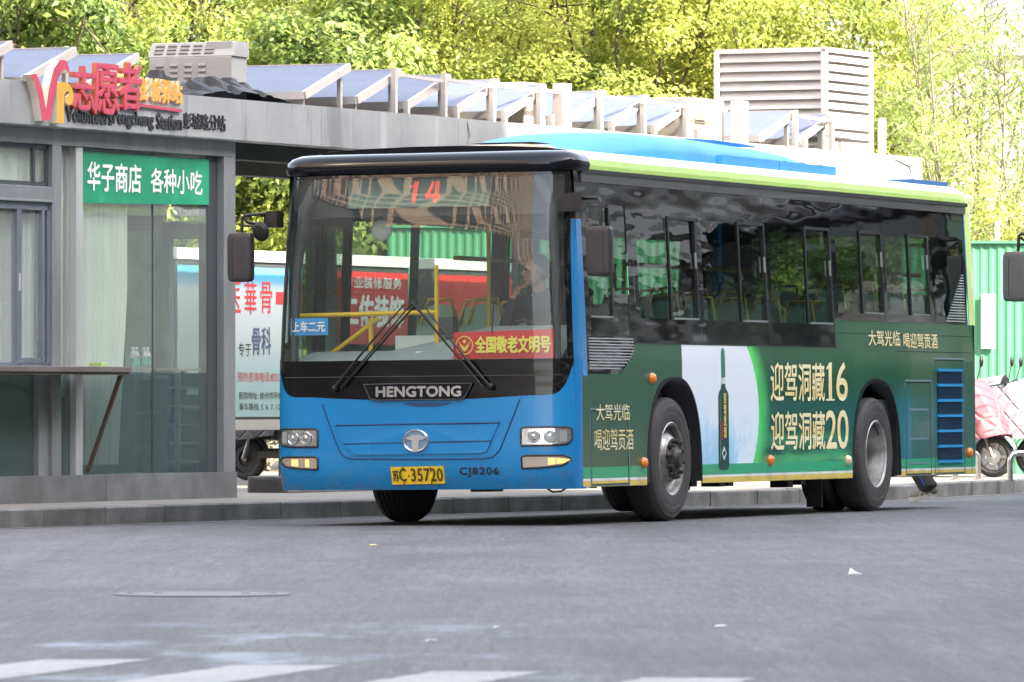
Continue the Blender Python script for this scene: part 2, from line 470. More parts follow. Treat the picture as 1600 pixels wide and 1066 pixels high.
def front_shell(bus):
    cols = sorted(TS + [TP - .0015, TP + .0015, -TP])
    mb = MB()
    n = 14; grid = []
    for t in cols:
        top = zmask(t)
        if t > TP: top = 2.39
        if t < -TP: top = 1.315
        grid.append([FT(t, .285 + (top - .285) * (k / n) ** .9) for k in range(n + 1)])
    vs = [p for c in grid for p in c]
    fs = [[i*(n+1)+k, (i+1)*(n+1)+k, (i+1)*(n+1)+k+1, i*(n+1)+k+1] for i in range(len(cols)-1) for k in range(n)]
    mb.add(vs, fs, 0, True)
    # under lip and the blue pillar strip beside the cab window
    lip = [FT(t, .285) for t in cols]; lip2 = [FT(t, .285) + np.array([-.12, 0, .01]) for t in cols]
    mb.add(lip + lip2, [[i, i+1, len(cols)+i+1, len(cols)+i] for i in range(len(cols)-1)], 0, True)
    mb.cells(np.linspace(-.31, -.19, 4), [1.16, 1.6, 2.0, 2.39], lambda x, z: SP(x, z, .0), m=0)
    fp = mb.build('front_panel', [blue_paint], bus)
    # black mask round the windscreen
    mb = MB()
    zz = np.linspace(0, 1, 7)
    c2 = [t for t in cols if abs(t) <= TP]
    vs = [FT(t, zmask(t) - .02 + (1.30 - zmask(t) + .02) * k, -.004) for t in c2 for k in zz]
    mb.add(vs, [[i*7+k, (i+1)*7+k, (i+1)*7+k+1, i*7+k+1] for i in range(len(c2)-1) for k in range(6)], 0, True)
    for t0, t1, za, zb in ((TG, TP + .004, 1.30, 2.78), (-1, -TG, 1.30, 2.78), (TP, 1, 2.37, 2.78)):
        mb.grid(lambda u, v: FT(t0 + (t1 - t0) * u, za + (zb - za) * v, -.003), 8, 14, 0)
    mb.grid(lambda u, v: FT(-TG + 2 * TG * u, 2.735 + .05 * v, -.003), 40, 1, 0)
    mb.cells(np.linspace(-.33, -.2, 4), [2.37, 2.5, 2.79], lambda x, z: SP(x, z, -.002))
    mb.build('windscreen_surround', [black_gloss], bus)
    gl = MB(); ts = [t for t in TS if abs(t) < TG]; ts = [-TG] + ts + [TG]; zs = np.linspace(1.30, 2.735, 24)
    gl.cells(ts, zs, lambda t, z: FT(t, z, 0), smooth=True)
    gl.build('windscreen', [wind_glass], bus)
    # roof cap
    prof = [(-.015, 2.765), (-.04, 2.785), (-.05, 2.82), (-.035, 2.865), (.0, 2.90), (.06, 2.925), (.16, 2.938), (.34, 2.948)]
    cap = MB(); ce = [(t, 0) for t in TS]
    cw = [(-1, -.10), (-1, -.05)] + ce + [(1, -.05), (1, -.10)]
    vs = []
    for ins, z in prof:
        for t, dx in cw:
            a = abs(t) * math.pi / 2; w = BW(2.78) - ins
            vs.append((-.20 + (.30 - ins) * abs(math.cos(a)) ** EX + XO(2.78) - max(0, ins) * .3 + dx * (1 if abs(t) == 1 else 0), math.copysign(w * abs(math.sin(a)) ** EX, t), z))
    k = len(cw)
    cap.add(vs, [[j*k+i, j*k+i+1, (j+1)*k+i+1, (j+1)*k+i] for j in range(len(prof)-1) for i in range(k-1)], 0, True)
    cap.build('roof_cap', [cap_black], bus)
    return fp

def roof_shell(bus):
    prof = [(1.205, 2.785), (1.207, 2.82), (1.20, 2.868), (1.195, 2.872), (1.17, 2.905), (1.10, 2.935), (.95, 2.955), (.6, 2.975), (.2, 2.985)]
    sec = prof + [(-y, z) for y, z in prof[::-1]]
    xs = [-.30] + list(np.linspace(-.6, -10.3, 18)) + [-10.46, -10.56, -10.62, -10.64]
    mb = MB(); vs = []
    for x in xs:
        d = max(0, -x - 10.4)
        for y, z in sec: vs.append((x, y * (1 - .12 * d), z - 1.9 * d * d if z > 2.79 else z))
    k = len(sec)
    for i in range(len(xs) - 1):
        for j in range(k - 1):
            mb.add([vs[i*k+j], vs[i*k+j+1], vs[(i+1)*k+j+1], vs[(i+1)*k+j]], [[0, 1, 2, 3]], 0 if (j < 2 or j > k - 4) else 1, True)
    mb.add(vs[-k:], [list(range(k))], 0); mb.add(vs[:k], [list(range(k))[::-1]], 2)
    mb.build('roof', [lime_paint, white_p, cap_black], bus)
    # gutter trim below the lime band, both sides
    mb = MB()
    mb.box(-.34, -10.47, 1.185, 1.222, 2.752, 2.785); mb.box(-.34, -10.47, -1.222, -1.185, 2.752, 2.785)
    mb.box(-.34, -10.42, 1.185, 1.214, 2.685, 2.752, 1); mb.box(-.34, -10.42, -1.214, -1.185, 2.685, 2.752, 1)
    mb.build('gutter_trim', [blk, M('gutter_grey', (.06, .062, .065), .35, coat=.3, amt=.3)], bus)

def side_shell(bus, film, windows=True):
    # lower side panel with its wheel arches
    xs = list(np.linspace(-.19, -10.50, 150))
    for c, a in ((-2.31, .66), (-7.58, .69)): xs += list(c + a * np.sin(np.linspace(-math.pi/2, math.pi/2, 33))) + [c - a * 1.0005, c + a * 1.0005]
    xs += [-.331, -.329, -1.40, -6.469, -6.471]
    xs = sorted(set(round(x, 5) for x in xs), reverse=True)
    def top(x):
        if x > -.33: return 1.165
        if x > -1.0: return 1.18
        if x > -1.40: return 1.18 + .25 * ((-x - 1.0) / .40) ** 1.6
        return 1.43 if x > -6.47 else 1.665
    mb = MB(); n = 12; vs = []
    for x in xs:
        a = arch_z(x); t = top(x)
        vs += [SP(x, a + (t - a) * k / n) for k in range(n + 1)]
    mb.add(vs, [[i*(n+1)+k, i*(n+1)+k+1, (i+1)*(n+1)+k+1, (i+1)*(n+1)+k] for i in range(len(xs)-1) for k in range(n)], 0, False)
    # turned-under skirt edge
    for xa, xb in ((-.19, -1.65), (-2.97, -6.89), (-8.27, -10.50)): mb.box(xa, xb, BW(.3) - .05, BW(.3) - .002, .296, .300, 0)
    # rear corner
    mb.grid(lambda u, v: (-10.50 - .10 * math.sin(u * math.pi / 2), 1.265 - .10 * (1 - math.cos(u * math.pi / 2)), .30 + 1.365 * v), 8, 4, 0)
    mb.build('side_panel', [film], bus)
    for c, a in ((-2.31, .66), (-7.58, .69)):
        for sgn in (1, -1):
            ar = MB()
            ang = np.linspace(-math.pi/2, math.pi/2, 40)
            out = [(c + a * math.sin(q), arch_z(c + a * math.sin(q) * .99999)) for q in ang]
            o2 = [(c + (a - .035) * math.sin(q), .30 + (zz - .30) * .96) for q, (_, zz) in zip(ang, out)]
            k = len(out); w = 1.268
            ring = [(x, sgn * w, z) for x, z in out] + [(x, sgn * (w + .004), z) for x, z in o2] + [(x, sgn * .62, z) for x, z in o2]
            ar.add(ring, [[i, i+1, k+i+1, k+i] for i in range(k-1)] + [[k+i, k+i+1, 2*k+i+1, 2*k+i] for i in range(k-1)], 0, True)
            ar.add([(c - a, sgn * .62, .3), (c + a, sgn * .62, .3), (c + a, sgn * .62, 1.2), (c - a, sgn * .62, 1.2)], [[0, 1, 2, 3]], 0)
            ar.build('wheel_arch', [blk], bus)
    # lime pillar at the rear corner
    mb = MB()
    mb.cells([-10.405, -10.37], [1.665, 2.2, 2.79], lambda x, z: SP(x, z, .001), m=1); mb.cells([-10.56, -10.405], [1.665, 2.2, 2.79], lambda x, z: SP(x, z, .001), m=0)
    mb.grid(lambda u, v: (-10.56 - .08 * math.sin(u * math.pi / 2), BW(1.665 + 1.12 * v) + .001 - .08 * (1 - math.cos(u * math.pi / 2)), 1.665 + 1.12 * v), 8, 6, 0)
    mb.build('rear_pillar', [lime_pale, blue_paint], bus)

def wheel(bus, x, y, out, kind):
    """out = +1 when the outer face looks to +y"""
    c = (x, y, .5); ax = (0, out, 0)
    g = []
    for h in (-.06, -.02, .02, .06): g += [(.50, h - .012), (.489, h - .009), (.489, h + .009), (.50, h + .012)]
    prof = [(.27, -.115), (.36, -.138), (.43, -.138), (.475, -.125), (.495, -.095)] + g + [(.495, .095), (.475, .125), (.462, .131), (.458, .129), (.43, .138), (.40, .140), (.395, .137), (.36, .138), (.31, .132), (.27, .115)]
    if kind == 'front':
        rp = [(.285, -.115), (.285, .112), (.300, .128), (.292, .134), (.272, .122), (.262, .085), (.245, .055), (.228, .060), (.215, .085), (.185, .12), (.165, .135), (.125, .137)]
        mm = [0] * (len(rp) - 1)
        rp += [(.120, .16), (.085, .175), (.07, .20), (.055, .21), (0, .21)]; mm += [1] * 5
    else:
        rp = [(.285, -.115), (.285, .112), (.300, .128), (.292, .134), (.276, .12), (.262, .03), (.252, -.03), (.235, -.075), (.19, -.09), (.12, -.09)]
        mm = [0] * (len(rp) - 1)
        rp += [(.115, -.02), (.09, .0), (0, .0)]; mm += [1] * 3
    mb = MB(); mb.lathe(rp, c, ax, 48, mm)
    rn, hn = (.145, .137) if kind == 'front' else (.15, -.09)
    for k in range(10):
        t = 2 * math.pi * k / 10 + .2
        p = np.array(c) + np.array([rn * math.cos(t), out * hn, rn * math.sin(t)])
        mb.lathe([(.021, 0), (.021, .025), (.014, .028), (.014, .055), (0, .055)], p, ax, 8, 1)
    if kind == 'front':
        for k in range(8):
            t = 2 * math.pi * k / 8
            p = np.array(c) + np.array([.225 * math.cos(t), out * .066, .225 * math.sin(t)])
            mb.lathe([(.016, .004), (0, .004)], p, ax, 10, 1)
    w = mb.build('wheel', [steel_dirty if kind == 'front' else steel_white, hub_dark], bus)
    t = MB(); t.lathe(prof, c, ax, 72, 0); t.build('tyre', [tyre_side], w)
    return w

def mirror(bus, s):
    """s = -1 kerb side, +1 driver's side"""
    y0 = 1.475 * s if s < 0 else 1.545
    mb = MB()
    def hous(u, v):
        a = 2 * math.pi * u; e = .42
        cx = math.copysign(abs(math.cos(a)) ** e, math.cos(a)); cy = math.copysign(abs(math.sin(a)) ** e, math.sin(a))
        q = [(0, -.196), (.80, -.192), (.95, -.175), (1.0, -.12), (1.0, .0), (1.0, .12), (.97, .165), (.86, .19), (0, .196)]
        i = min(int(v * 8), 7); f = v * 8 - i
        r = q[i][0] * (1 - f) + q[i+1][0] * f; h = q[i][1] * (1 - f) + q[i+1][1] * f
        return (.15 + .055 * cx * r - .02 * (h > 9), y0 + .104 * cy * r, 2.125 + h)
    mb.grid(hous, 40, 24, 0)
    mb.obox((.15 + .0545, y0 + .05 * s, 2.12), (.0015, 0, 0), (0, .002, 0), (0, 0, .15), 1)
    mi = mb.build('mirror', [M('mirror_plastic', (.035, .032, .035), .5, amt=.2, scale=12), blk], bus)
    g = MB(); g.obox((.09, y0, 2.125), (.003, 0, 0), (0, .085, 0), (0, 0, .165)); g.build('mirror_glass', [chrome], mi)
    a = MB()
    if s < 0:
        a.tube([(.13, y0 + .0, 2.30), (.13, y0 + .005, 2.44), (.12, y0 + .02, 2.455), (.03, -1.255, 2.475)], .013, 8)
        a.tube([(.13, y0 + .02, 2.43), (.12, y0 + .05, 2.40), (.03, y0 + .12, 2.385), (.03, -1.255, 2.385)], .011, 8)
        a.box(-.08, .06, -1.295, -1.205, 2.36, 2.49); a.box(-.05, .03, -1.33, -1.29, 2.375, 2.475)
        a.tube([(.13, y0 + .02, 2.375), (.13, y0 + .10, 2.37), (.13, y0 + .145, 2.345)], .010, 8)
    else:
        a.tube([(.13, y0, 2.30), (.13, y0, 2.50), (.12, y0 - .02, 2.535), (.08, y0 - .08, 2.54), (.0, 1.24, 2.54)], .014, 8)
        a.box(-.14, .05, 1.20, 1.31, 2.44, 2.585); a.box(-.05, .09, 1.32, 1.37, 2.45, 2.575)
        a.box(-.1, .07, 1.30, 1.33, 2.49, 2.53)
    a.build('mirror_arm', [blk], mi)
    if s < 0:
        v = MB(); v.lathe([(0, .028), (.055, .022), (.078, .0), (.078, -.012), (0, -.014)], (.13, y0 + .16, 2.325), (1, -.25, -.2), 24); v.build('convex_mirror', [blk], mi)
    return mi

def make_bus():
    rz = math.atan2(-math.cos(R(21.1)), -math.sin(R(21.1)))
    o = np.array([-.6909, 53.1171, -.008])
    bus = bpy.data.objects.new('bus', None); COL.objects.link(bus)
    bus.location = o; bus.rotation_euler = (R(.5), 0, rz); BASE['bus'] = (0, 0, 0)
    tag(bus, 'blue fronted city bus with dark green liquor advert along its side, route 14', 'bus')
    fp = front_shell(bus); roof_shell(bus); side_shell(bus, side_film)
    FC = lambda y, z, off=0.0: FP(y + .045, z, off)
    # --- bonnet panel with its grooves and raised slats
    mb = MB()
    ol = [(-.865, .962), (-.76, .70), (-.70, .575), (-.66, .54), (-.58, .528), (0, .522), (.50, .526), (.58, .538), (.635, .59), (.70, .74), (.80, .985)]
    pts = []
    for (a, b), (c, d) in zip(ol, ol[1:]): pts += [FC(a + (c-a)*k/6, b + (d-b)*k/6, .001) for k in range(6)]
    mb.tube(pts + [FC(*ol[-1], .001)], .006, 6, 1)
    for pl in ([(-.735, .782), (-.5, .788), (0, .792), (.4, .796), (.632, .797), (.570, .667), (.3, .665), (0, .66), (-.4, .656), (-.672, .652)],
               [(-.664, .640), (-.4, .645), (0, .648), (.3, .652), (.565, .655), (.535, .585), (.49, .57), (0, .565), (-.54, .562), (-.60, .58)]):
        mb.prism(pl, lambda u, v, w: FC(u, v, -.004 + .018 * w), 0)
    for z, a, b in ((.80, -.745, .64), (.653, -.672, .57)):
        mb.tube([FC(y, z + (y * .008), .006) for y in np.linspace(a, b, 20)], .0075, 6, 1)
    for s, y0 in ((1, .74), (-1, -.80)): mb.tube([FC(y0 + s * .30 * k / 6, .53 + .02 * (s > 0), .0) for k in range(7)] if 0 else [FC(y0 * (1 + .0), .53 + .0, 0), FC(y0, .531, 0)], .002, 4, 1)
    mb.prism([(.03 + .2 * math.cos(t), .965 + .032 * math.sin(t)) for t in np.linspace(math.pi, 2 * math.pi, 14)], lambda u, v, w: FC(u, v, .001 + .003 * w), 1)
    mb.build('bonnet_panel', [blue_paint, blue_dark], bus)
    # --- maker's name bar and badge
    mb = MB()
    mb.prism([(-.505, 1.118), (.425, 1.118), (.36, 1.0), (.31, .985), (-.40, .982), (-.45, 1.0)], lambda u, v, w: FC(u, v, .0 + .018 * w), 0)
    fr = [(-.495, 1.112), (-.44, 1.0), (-.39, .988), (.31, .990), (.355, 1.004), (.415, 1.112)]
    for a, b in zip(fr, fr[1:]): mb.tube([FC(*a, .02), FC(*b, .02)], .005, 6, 0)
    nb = mb.build('name_bar', [cap_black], bus)
    b = MB(); 
    for p, q in zip(fr, fr[1:]): b.tube([FC(*p, .022), FC(*q, .022)], .004, 6)
    b.tube([FC(-.495, 1.112, .022), FC(-.2, 1.116, .022), FC(.415, 1.112, .022)], .004, 6); b.tube([FP(y, 1.172, .001) for y in np.linspace(-1.17, 1.17, 40)], .003, 5); b.build('trim_line', [M('trim_line_grey', (.06, .06, .065), .3)], nb)
    t = MB(); text3(t, 'HENGTONG', -.385, .325, 1.015, 1.092, lambda u, v, w: FC(u, v, .018 + .014 * w), 0, 0, .06); t.build('lettering', [chrome], nb)
    mb = MB(); cy, cz = -.055, .668
    el = lambda r, t: (cy + .112 * r * math.cos(t), cz + .092 * r * math.sin(t))
    th = np.linspace(0, 2 * math.pi, 49)[:-1]
    rim = []
    for r, o in ((1.0, .012), (.98, .026), (.90, .034), (.82, .028), (.78, .018)): rim.append([FC(*el(r, q), o) for q in th])
    for a, b in zip(rim, rim[1:]): mb.add(a + b, [[i, (i+1) % 48, 48 + (i+1) % 48, 48 + i] for i in range(48)], 0, True)
    mb.add([FC(*el(.79, q), .016) for q in th], [list(range(48))], 1)
    mb.prism([el(r, q) for r, q in ((.80, 2.85), (.62, 2.62), (.55, 2.1), (.50, 1.57), (.55, 1.04), (.62, .52), (.80, .29))] + [(cy + .07, cz + .012), (cy + .03, cz + .006), (cy + .026, cz - .075), (cy - .026, cz - .075), (cy - .03, cz + .006), (cy - .07, cz + .012)], lambda u, v, w: FC(u, v, .014 + .018 * w), 0)
    mb.build('badge', [silver, M('badge_blue', (.25, .40, .58), .2, .6)], bus)
    # --- number plate
    mb = MB(); mb.prism([(-.275, .464), (.170, .470), (.170, .332), (-.275, .326)], lambda u, v, w: FC(u, v, .004 + .010 * w), 0)
    for y in (-.17, .06):
        for z in (.458, .338): mb.sphere(FC(y, z, .015), .007, 1, 6, 4)
    pl = mb.build('number_plate', [plate_y, hub_dark], bus)
    t = MB(); f = lambda u, v: FC(u, v, .0155)
    text(t, '苏', -.260, -.208, .352, .440, f, 0, .02); text(t, 'C', -.203, -.148, .352, .452, f, 0, .02)
    t.sphere(FC(-.125, .395, .0155), .007, 0, 6, 4)
    text(t, '35720', -.105, .160, .352, .452, f, 0, .02, 1.05); t.build('lettering', [M('plate_brown', (.06, .03, .01), .5)], pl)
    t = MB(); text(t, 'CJ8206', .300, .625, .386, .458, lambda u, v: FC(u, v, .003), 0, .03, 1.1); t.build('fleet_number', [txt_black], bus)
    # --- lamps
    for s in (1, -1):
        ya, yb = (.862, 1.228) if s > 0 else (-.865, -1.222)
        def hp(u, v, off): return FP(ya + (yb - ya) * u, v, off)
        def patch(mb, u0, u1, lo, hi, off, m, nu=16, edge=0.0):
            mb.grid(lambda u, v: hp(u0 + (u1 - u0) * u, lo(u) + (hi(u) - lo(u)) * v, off), nu, 4, m)
            if edge:
                ol = [(u, lo(u)) for u in np.linspace(0, 1, 14)] + [(u, hi(u)) for u in np.linspace(1, 0, 14)]
                mb.tube([hp(u0 + (u1 - u0) * u, z, off) for u, z in ol + ol[:1]], edge, 6, 0)
        lo = lambda u: .626 + .012 * max(0, u - .6) / .4 + .03 * max(0, u - .93) / .07; hi = lambda u: .766 - .012 * max(0, .06 - u) / .06 - .012 * max(0, u - .95) / .05
        mb = MB(); patch(mb, -.02, 1.0, lo, hi, .004, 1, 16, .009); hl = mb.build('headlight', [blk, lamp_in], bus)
        r = MB()
        for u0, rr in ((.26, .050), (.60, .052)):
            c = hp(u0, .695, .006); d = nrm(hp(u0, .695, .02) - hp(u0, .695, .0))
            r.lathe([(rr, .002), (rr * .96, .012), (rr * .86, .005), (rr * .5, .0), (rr * .42, .008), (rr * .40, .016), (0, .022)], c, d, 24, [0, 0, 1, 0, 0, 0])
        for u0 in (.84,): patch(r, u0 - .06, u0 + .08, lambda u: .655, lambda u: .742, .008, 1, 3)
        r.build('reflector', [chrome, int_grey], hl)
        gl = MB(); patch(gl, -.01, .99, lo, hi, .030, 0); gl.build('lens', [lamp_glass], hl)
        lo2 = lambda u: .449 + .03 * u ** 2 + .03 * max(0, u - .85) / .15; hi2 = lambda u: .546 - .010 * max(0, .05 - u) / .05 - .022 * max(0, u - .9) / .1
        mb = MB(); patch(mb, -.01, .98, lo2, hi2, .004, 1, 16, .008); fl = mb.build('fog_lamp', [blk, M('fog_reflector', (.62, .55, .46), .25, .6)], bus)
        uu = ((.55, .70), (.72, .97)) if s > 0 else ((.48, .66), (.20, .30))
        for k, (ua, ub) in enumerate(uu):
            b = MB(); patch(b, ua, ub, lambda u: .449 + .03 * (ua + (ub - ua) * u) ** 2 + .016, lambda u: .528 - .012 * (ub > .9) * u, .007, 0, 5)
            b.build('bulb', [amber_on], fl)
    # recess lines under the lamps
    # --- wipers
    for (py, pz), (qy, qz), s in (((-.70, 1.085), (-.10, 1.74), 1), ((.615, 1.085), (.03, 1.76), -1)):
        mb = MB()
        mb.sphere(FP(py, pz, .02), (.03, .03, .03), 0, 8, 6)
        mb.tube([FP(py + (qy-py)*k/8, pz + (qz-pz)*k/8, .03 + .03 * math.sin(k / 8 * 3.1)) for k in range(9)], [.012 - .0008 * k for k in range(9)], 6)
        mb.tube([FP(py + s*.06 + (qy-py)*k/8, pz + .0 + (qz-pz)*k/8, .045) for k in range(9)], .006, 6)
        a, b = np.array((py + s * .09, pz + .03)), np.array((qy + s * .09, qz))
        mb.tube([FP(*(a + (b - a) * k / 10), .014) for k in range(11)], .008, 4)
        mb.build('wiper', [blk], bus)
    # --- destination display
    mb = MB(); mb.box(-.20, -.26, -.70, .495, 2.505, 2.725)
    ds = mb.build('destination_display', [led_panel], bus)
    d = MB()
    def dot(y, z): d.add([(-.197, y + .0062 * math.cos(q), z + .0062 * math.sin(q)) for q in np.linspace(0, 2*math.pi, 9)[:-1]], [list(range(8))])
    def stroke(p, q, n, wd=2, dx=.019):
        for k in range(n):
            for j in range(wd):
                dot(p[0] + (q[0]-p[0])*k/(n-1) + j*dx, p[1] + (q[1]-p[1])*k/(n-1))
    stroke((-.155, 2.545), (-.125, 2.700), 10); dot(-.150, 2.672); dot(-.168, 2.664)
    stroke((.030, 2.545), (.055, 2.700), 10); stroke((-.035, 2.595), (.022, 2.700), 7, 1); stroke((-.016, 2.595), (.030, 2.690), 6, 1)
    for k in range(7): dot(-.038 + k * .0185, 2.597); dot(-.038 + k * .0185, 2.580)
    d.build('digits', [led], ds)
    # --- cards behind the windscreen
    mb = MB(); mb.prism([(.285, 1.303), (1.105, 1.303), (1.105, 1.53), (.285, 1.512)], lambda u, v, w: FP(u, v, -.035 + .004 * w), 0)
    bn = mb.build('banner', [red_b], bus)
    t = MB(); f = lambda u, v: FP(u, v, -.0295)
    text(t, '全国敬老文明号', .470, 1.078, 1.350, 1.478, f, 0, .035, .95)
    cy, cz = .377, 1.410
    ring = [(cy + r * math.cos(q), cz + r * math.sin(q)) for r in (.074, .066) for q in np.linspace(0, 2*math.pi, 33)[:-1]]
    t.add([f(*p) for p in ring], [[i, (i+1) % 32, 32 + (i+1) % 32, 32 + i] for i in range(32)])
    t.add([f(cy + .013*math.cos(q), cz + .030 + .013*math.sin(q)) for q in np.linspace(0, 2*math.pi, 13)[:-1]], [list(range(12))])
    for pg in ([(-.050, .038), (-.030, .008), (-.004, -.012), (.004, -.050), (-.012, -.040), (-.034, -.006)], [(.050, .038), (.030, .008), (.004, -.012), (-.006, -.050), (.022, -.034), (.034, -.006)]):
        t.add([f(cy + a, cz + b) for a, b in pg], [list(range(6))])
    t.build('lettering', [yel_txt], bn)
    mb = MB(); mb.prism([(-1.165, 1.505), (-.80, 1.505), (-.80, 1.641), (-1.165, 1.641)], lambda u, v, w: FP(u * .985, v, -.035 + .004 * w), 0)
    bs = mb.build('fare_sign', [sky_blue_sign], bus)
    t = MB(); text(t, '上车二元', -1.14, -.825, 1.532, 1.615, lambda u, v: FP(u * .985, v, -.0295), 0, .03); t.build('lettering', [white_txt], bs)
    mb = MB(); mb.obox((-.17, -.02, 1.33), (.006, 0, .004), (0, .11, 0), (-.02, 0, .035)); mb.build('paper_card', [white_txt], bus)
    # --- side lettering
    def sl(t, xa, xb, za, zb, mb, bold=.01, spacing=1.0): text(mb, t, xa, xb, za, zb, lambda u, v: SP(u, v, .0035), 0, bold, spacing)
    for t, xa, xb, za, zb, bo in (('大驾光临', -.485, -1.245, .815, .945, 0), ('喝迎驾贡酒', -.445, -1.325, .580, .750, 0), ('大驾光临', -7.385, -8.29, 1.455, 1.590, .008), ('喝迎驾贡酒', -8.38, -9.39, 1.440, 1.575, .008), ('迎驾洞藏', -4.70, -6.13, .970, 1.290, .014), ('迎驾洞藏', -4.70, -6.13, .555, .875, .014)):
        mb = MB(); sl(t, xa, xb, za, zb, mb, bo); mb.build('lettering', [gold], bus)
    for t, xa, xb, za, zb in (('6', -6.45, -6.76, .972, 1.300), ('2', -6.16, -6.44, .562, .882), ('0', -6.47, -6.77, .556, .886)):
        mb = MB(); sl(t, xa, xb, za, zb, mb, .02); mb.build('lettering', [gold], bus)
    mb = MB(); f = lambda u, v: SP(u, v, .0035)
    one = [(-6.17, .970), (-6.17, .985), (-6.24, .985), (-6.24, 1.25), (-6.18, 1.235), (-6.18, 1.25), (-6.27, 1.30), (-6.33, 1.30), (-6.33, .985), (-6.40, .985), (-6.40, .970)]
    mb.add([f(*q) for q in one], [list(range(len(one)))]); mb.build('lettering', [gold], bus)
    # --- printed bottle
    mb = MB(); f = lambda u, v, o: SP(-3.50 - u, v, o)
    def pg(pts, mi, o): mb.add([f(u, v, o) for u, v in pts], [list(range(len(pts)))], mi)
    hw = [(.0, 1.405), (.025, 1.40), (.040, 1.38), (.045, 1.34), (.045, 1.165), (.040, 1.16)]
    pg(hw + [(-u, v) for u, v in hw[::-1]], 0, .0035)
    pg([(-.038, 1.16), (.038, 1.16), (.042, 1.11), (-.042, 1.11)], 3, .0035)
    bd = [(.042, 1.11), (.055, 1.075), (.115, 1.035), (.125, 1.0), (.128, .45), (.118, .415), (.08, .40)]
    pg(bd + [(-u, v) for u, v in bd[::-1]], 1, .0035)
    pg([(-.10, 1.02), (-.085, 1.02), (-.085, .48), (-.10, .48)], 4, .005)
    for k, ch in enumerate('迎驾贡酒'): text(mb, ch, -.005, .058, .95 - .095 * k, 1.035 - .095 * k, lambda u, v: f(u, v, .005), 2, .03)
    pg([(-.06, .80), (-.03, .80), (-.03, .65), (-.06, .65)], 5, .005)
    pg([(0, .50), (.055, .56), (0, .62), (-.055, .56)] if 0 else [(0, .475), (.06, .535), (0, .60), (-.06, .535)], 3, .005)
    mb.add([f(.034 * math.cos(q), .537 + .022 * math.sin(q), .0065) for q in np.linspace(0, 2*math.pi, 17)[:-1]], [list(range(16))], 1)
    mb.build('bottle_print', [M('bottle_cap_green', (.02, .20, .10), .4), M('bottle_green', (.012, .055, .035), .3), yel_txt, M('bottle_silver', (.62, .66, .68), .4), M('bottle_sheen', (.10, .24, .17), .3), red_b], bus)
    # --- access hatches
    def frame(mb, xa, xb, za, zb, w, off, m=0):
        g = lambda u, v: SP(u, v, off)
        mb.cells([xa, xa - w], [za, zb], g, m=m); mb.cells([xb, xb + w], [za, zb], g, m=m)
        mb.cells([xa - w, xb + w], [za, za + w], g, m=m); mb.cells([xa - w, xb + w], [zb - w, zb], g, m=m)
    seam_m = M('seam_grey', (.16, .24, .26), .4); seam_k = M('seam_dark', (.006, .02, .018), .6)
    for xa, xb, za, zb in ((-.355, -1.242, .302, .914), (-8.40, -9.17, .300, 1.157), (-9.25, -10.19, .300, 1.36)):
        mb = MB(); frame(mb, xa, xb, za, zb, .016, .002); frame(mb, xa - .018, xb + .018, za + .006, zb - .018, .012, .002, 1)
        if xa == -8.40:
            frame(mb, -8.50, -9.07, .40, .90, .02, .0025); mb.cells([-8.5, -9.07], [.62, .64], lambda u, v: SP(u, v, .003))
        h = mb.build('access_hatch', [seam_m, seam_k], bus)
        if xa == -9.25:
            l = MB(); zs = np.linspace(.405, 1.235, 7); bar_h = .026
            for i in range(6):
                za2, zb2 = zs[i] + bar_h, zs[i+1] - .0
                l.cells([-9.34, -10.09], [za2, zb2], lambda u, v: SP(u, v, .003), m=0)
                for k in range(9): l.obox(SP(-9.715, za2 + (zb2 - za2) * (k + .5) / 9, .008), (.365, 0, 0), (0, .006, -.003), (0, .0015, .002), 1)
                l.box(-9.34, -10.09, BW(1) + .002, BW(1) + .022, zs[i] + .001, zs[i] + bar_h - .001, 2)
            l.box(-9.34, -10.09, BW(1) + .002, BW(1) + .022, 1.235, 1.26, 2)
            l.build('louvre', [M('louvre_dark', (.012, .035, .075), .45), M('louvre_slat', (.02, .055, .12), .4), M('louvre_blue', (.03, .28, .60), .4)], h)
    mb = MB(); mb.cells([-6.5, -10.4], [1.555, 1.561], lambda u, v: SP(u, v, .002)); mb.cells([-8.16, -8.168], [.31, 1.55], lambda u, v: SP(u, v, .002)); mb.cells([-8.2, -10.4], [1.405, 1.411], lambda u, v: SP(u, v, .002))
    mb.cells([-1.4, -6.5], [1.425, 1.433], lambda u, v: SP(u, v, .003)); mb.cells([-10.385, -10.4], [.31, 1.66], lambda u, v: SP(u, v, .002))
    mb.build('panel_seam', [seam_k], bus)
    for (x, z, m) in ((-1.769, 1.148, orange_l), (-1.558, .474, orange_l), (-4.672, .469, orange_l), (-6.744, .452, orange_pale), (-10.30, .493, orange_l)):
        mb = MB(); mb.lathe([(.046, .0), (.046, .008), (.038, .026), (.02, .038), (0, .04)], SP(x, z, 0), (0, 1, 0), 20); mb.build('marker_lamp', [m], bus)
    # --- cab window with its vent
    yq = lambda u, v: SP(u, v, -.002)
    mb = MB(); mb.cells([-.31, -.42, -.90, -.93, -1.33, -1.46], [1.16, 1.475, 1.63, 2.52, 2.69], yq, lambda u, v: -1.33 < u < -.42 and 1.475 < v < 2.52)
    cw = mb.build('cab_window', [black_gloss], bus)
    g = MB(); g.cells([-.42, -1.33], [1.475, 2.0, 2.52], lambda u, v: SP(u, v, -.008)); g.build('glass', [win_glass], cw)
    s = MB()
    for z in (1.63, 2.50): s.bar(SP(-.44, z, 0), SP(-.93, z, 0), .014, .014, 1 if z < 2 else 0)
    s.bar(SP(-.93, 1.62, 0), SP(-.93, 2.52, 0), .03, .014, 0); s.build('sliding_sash', [blk, silver], cw)
    v = MB()
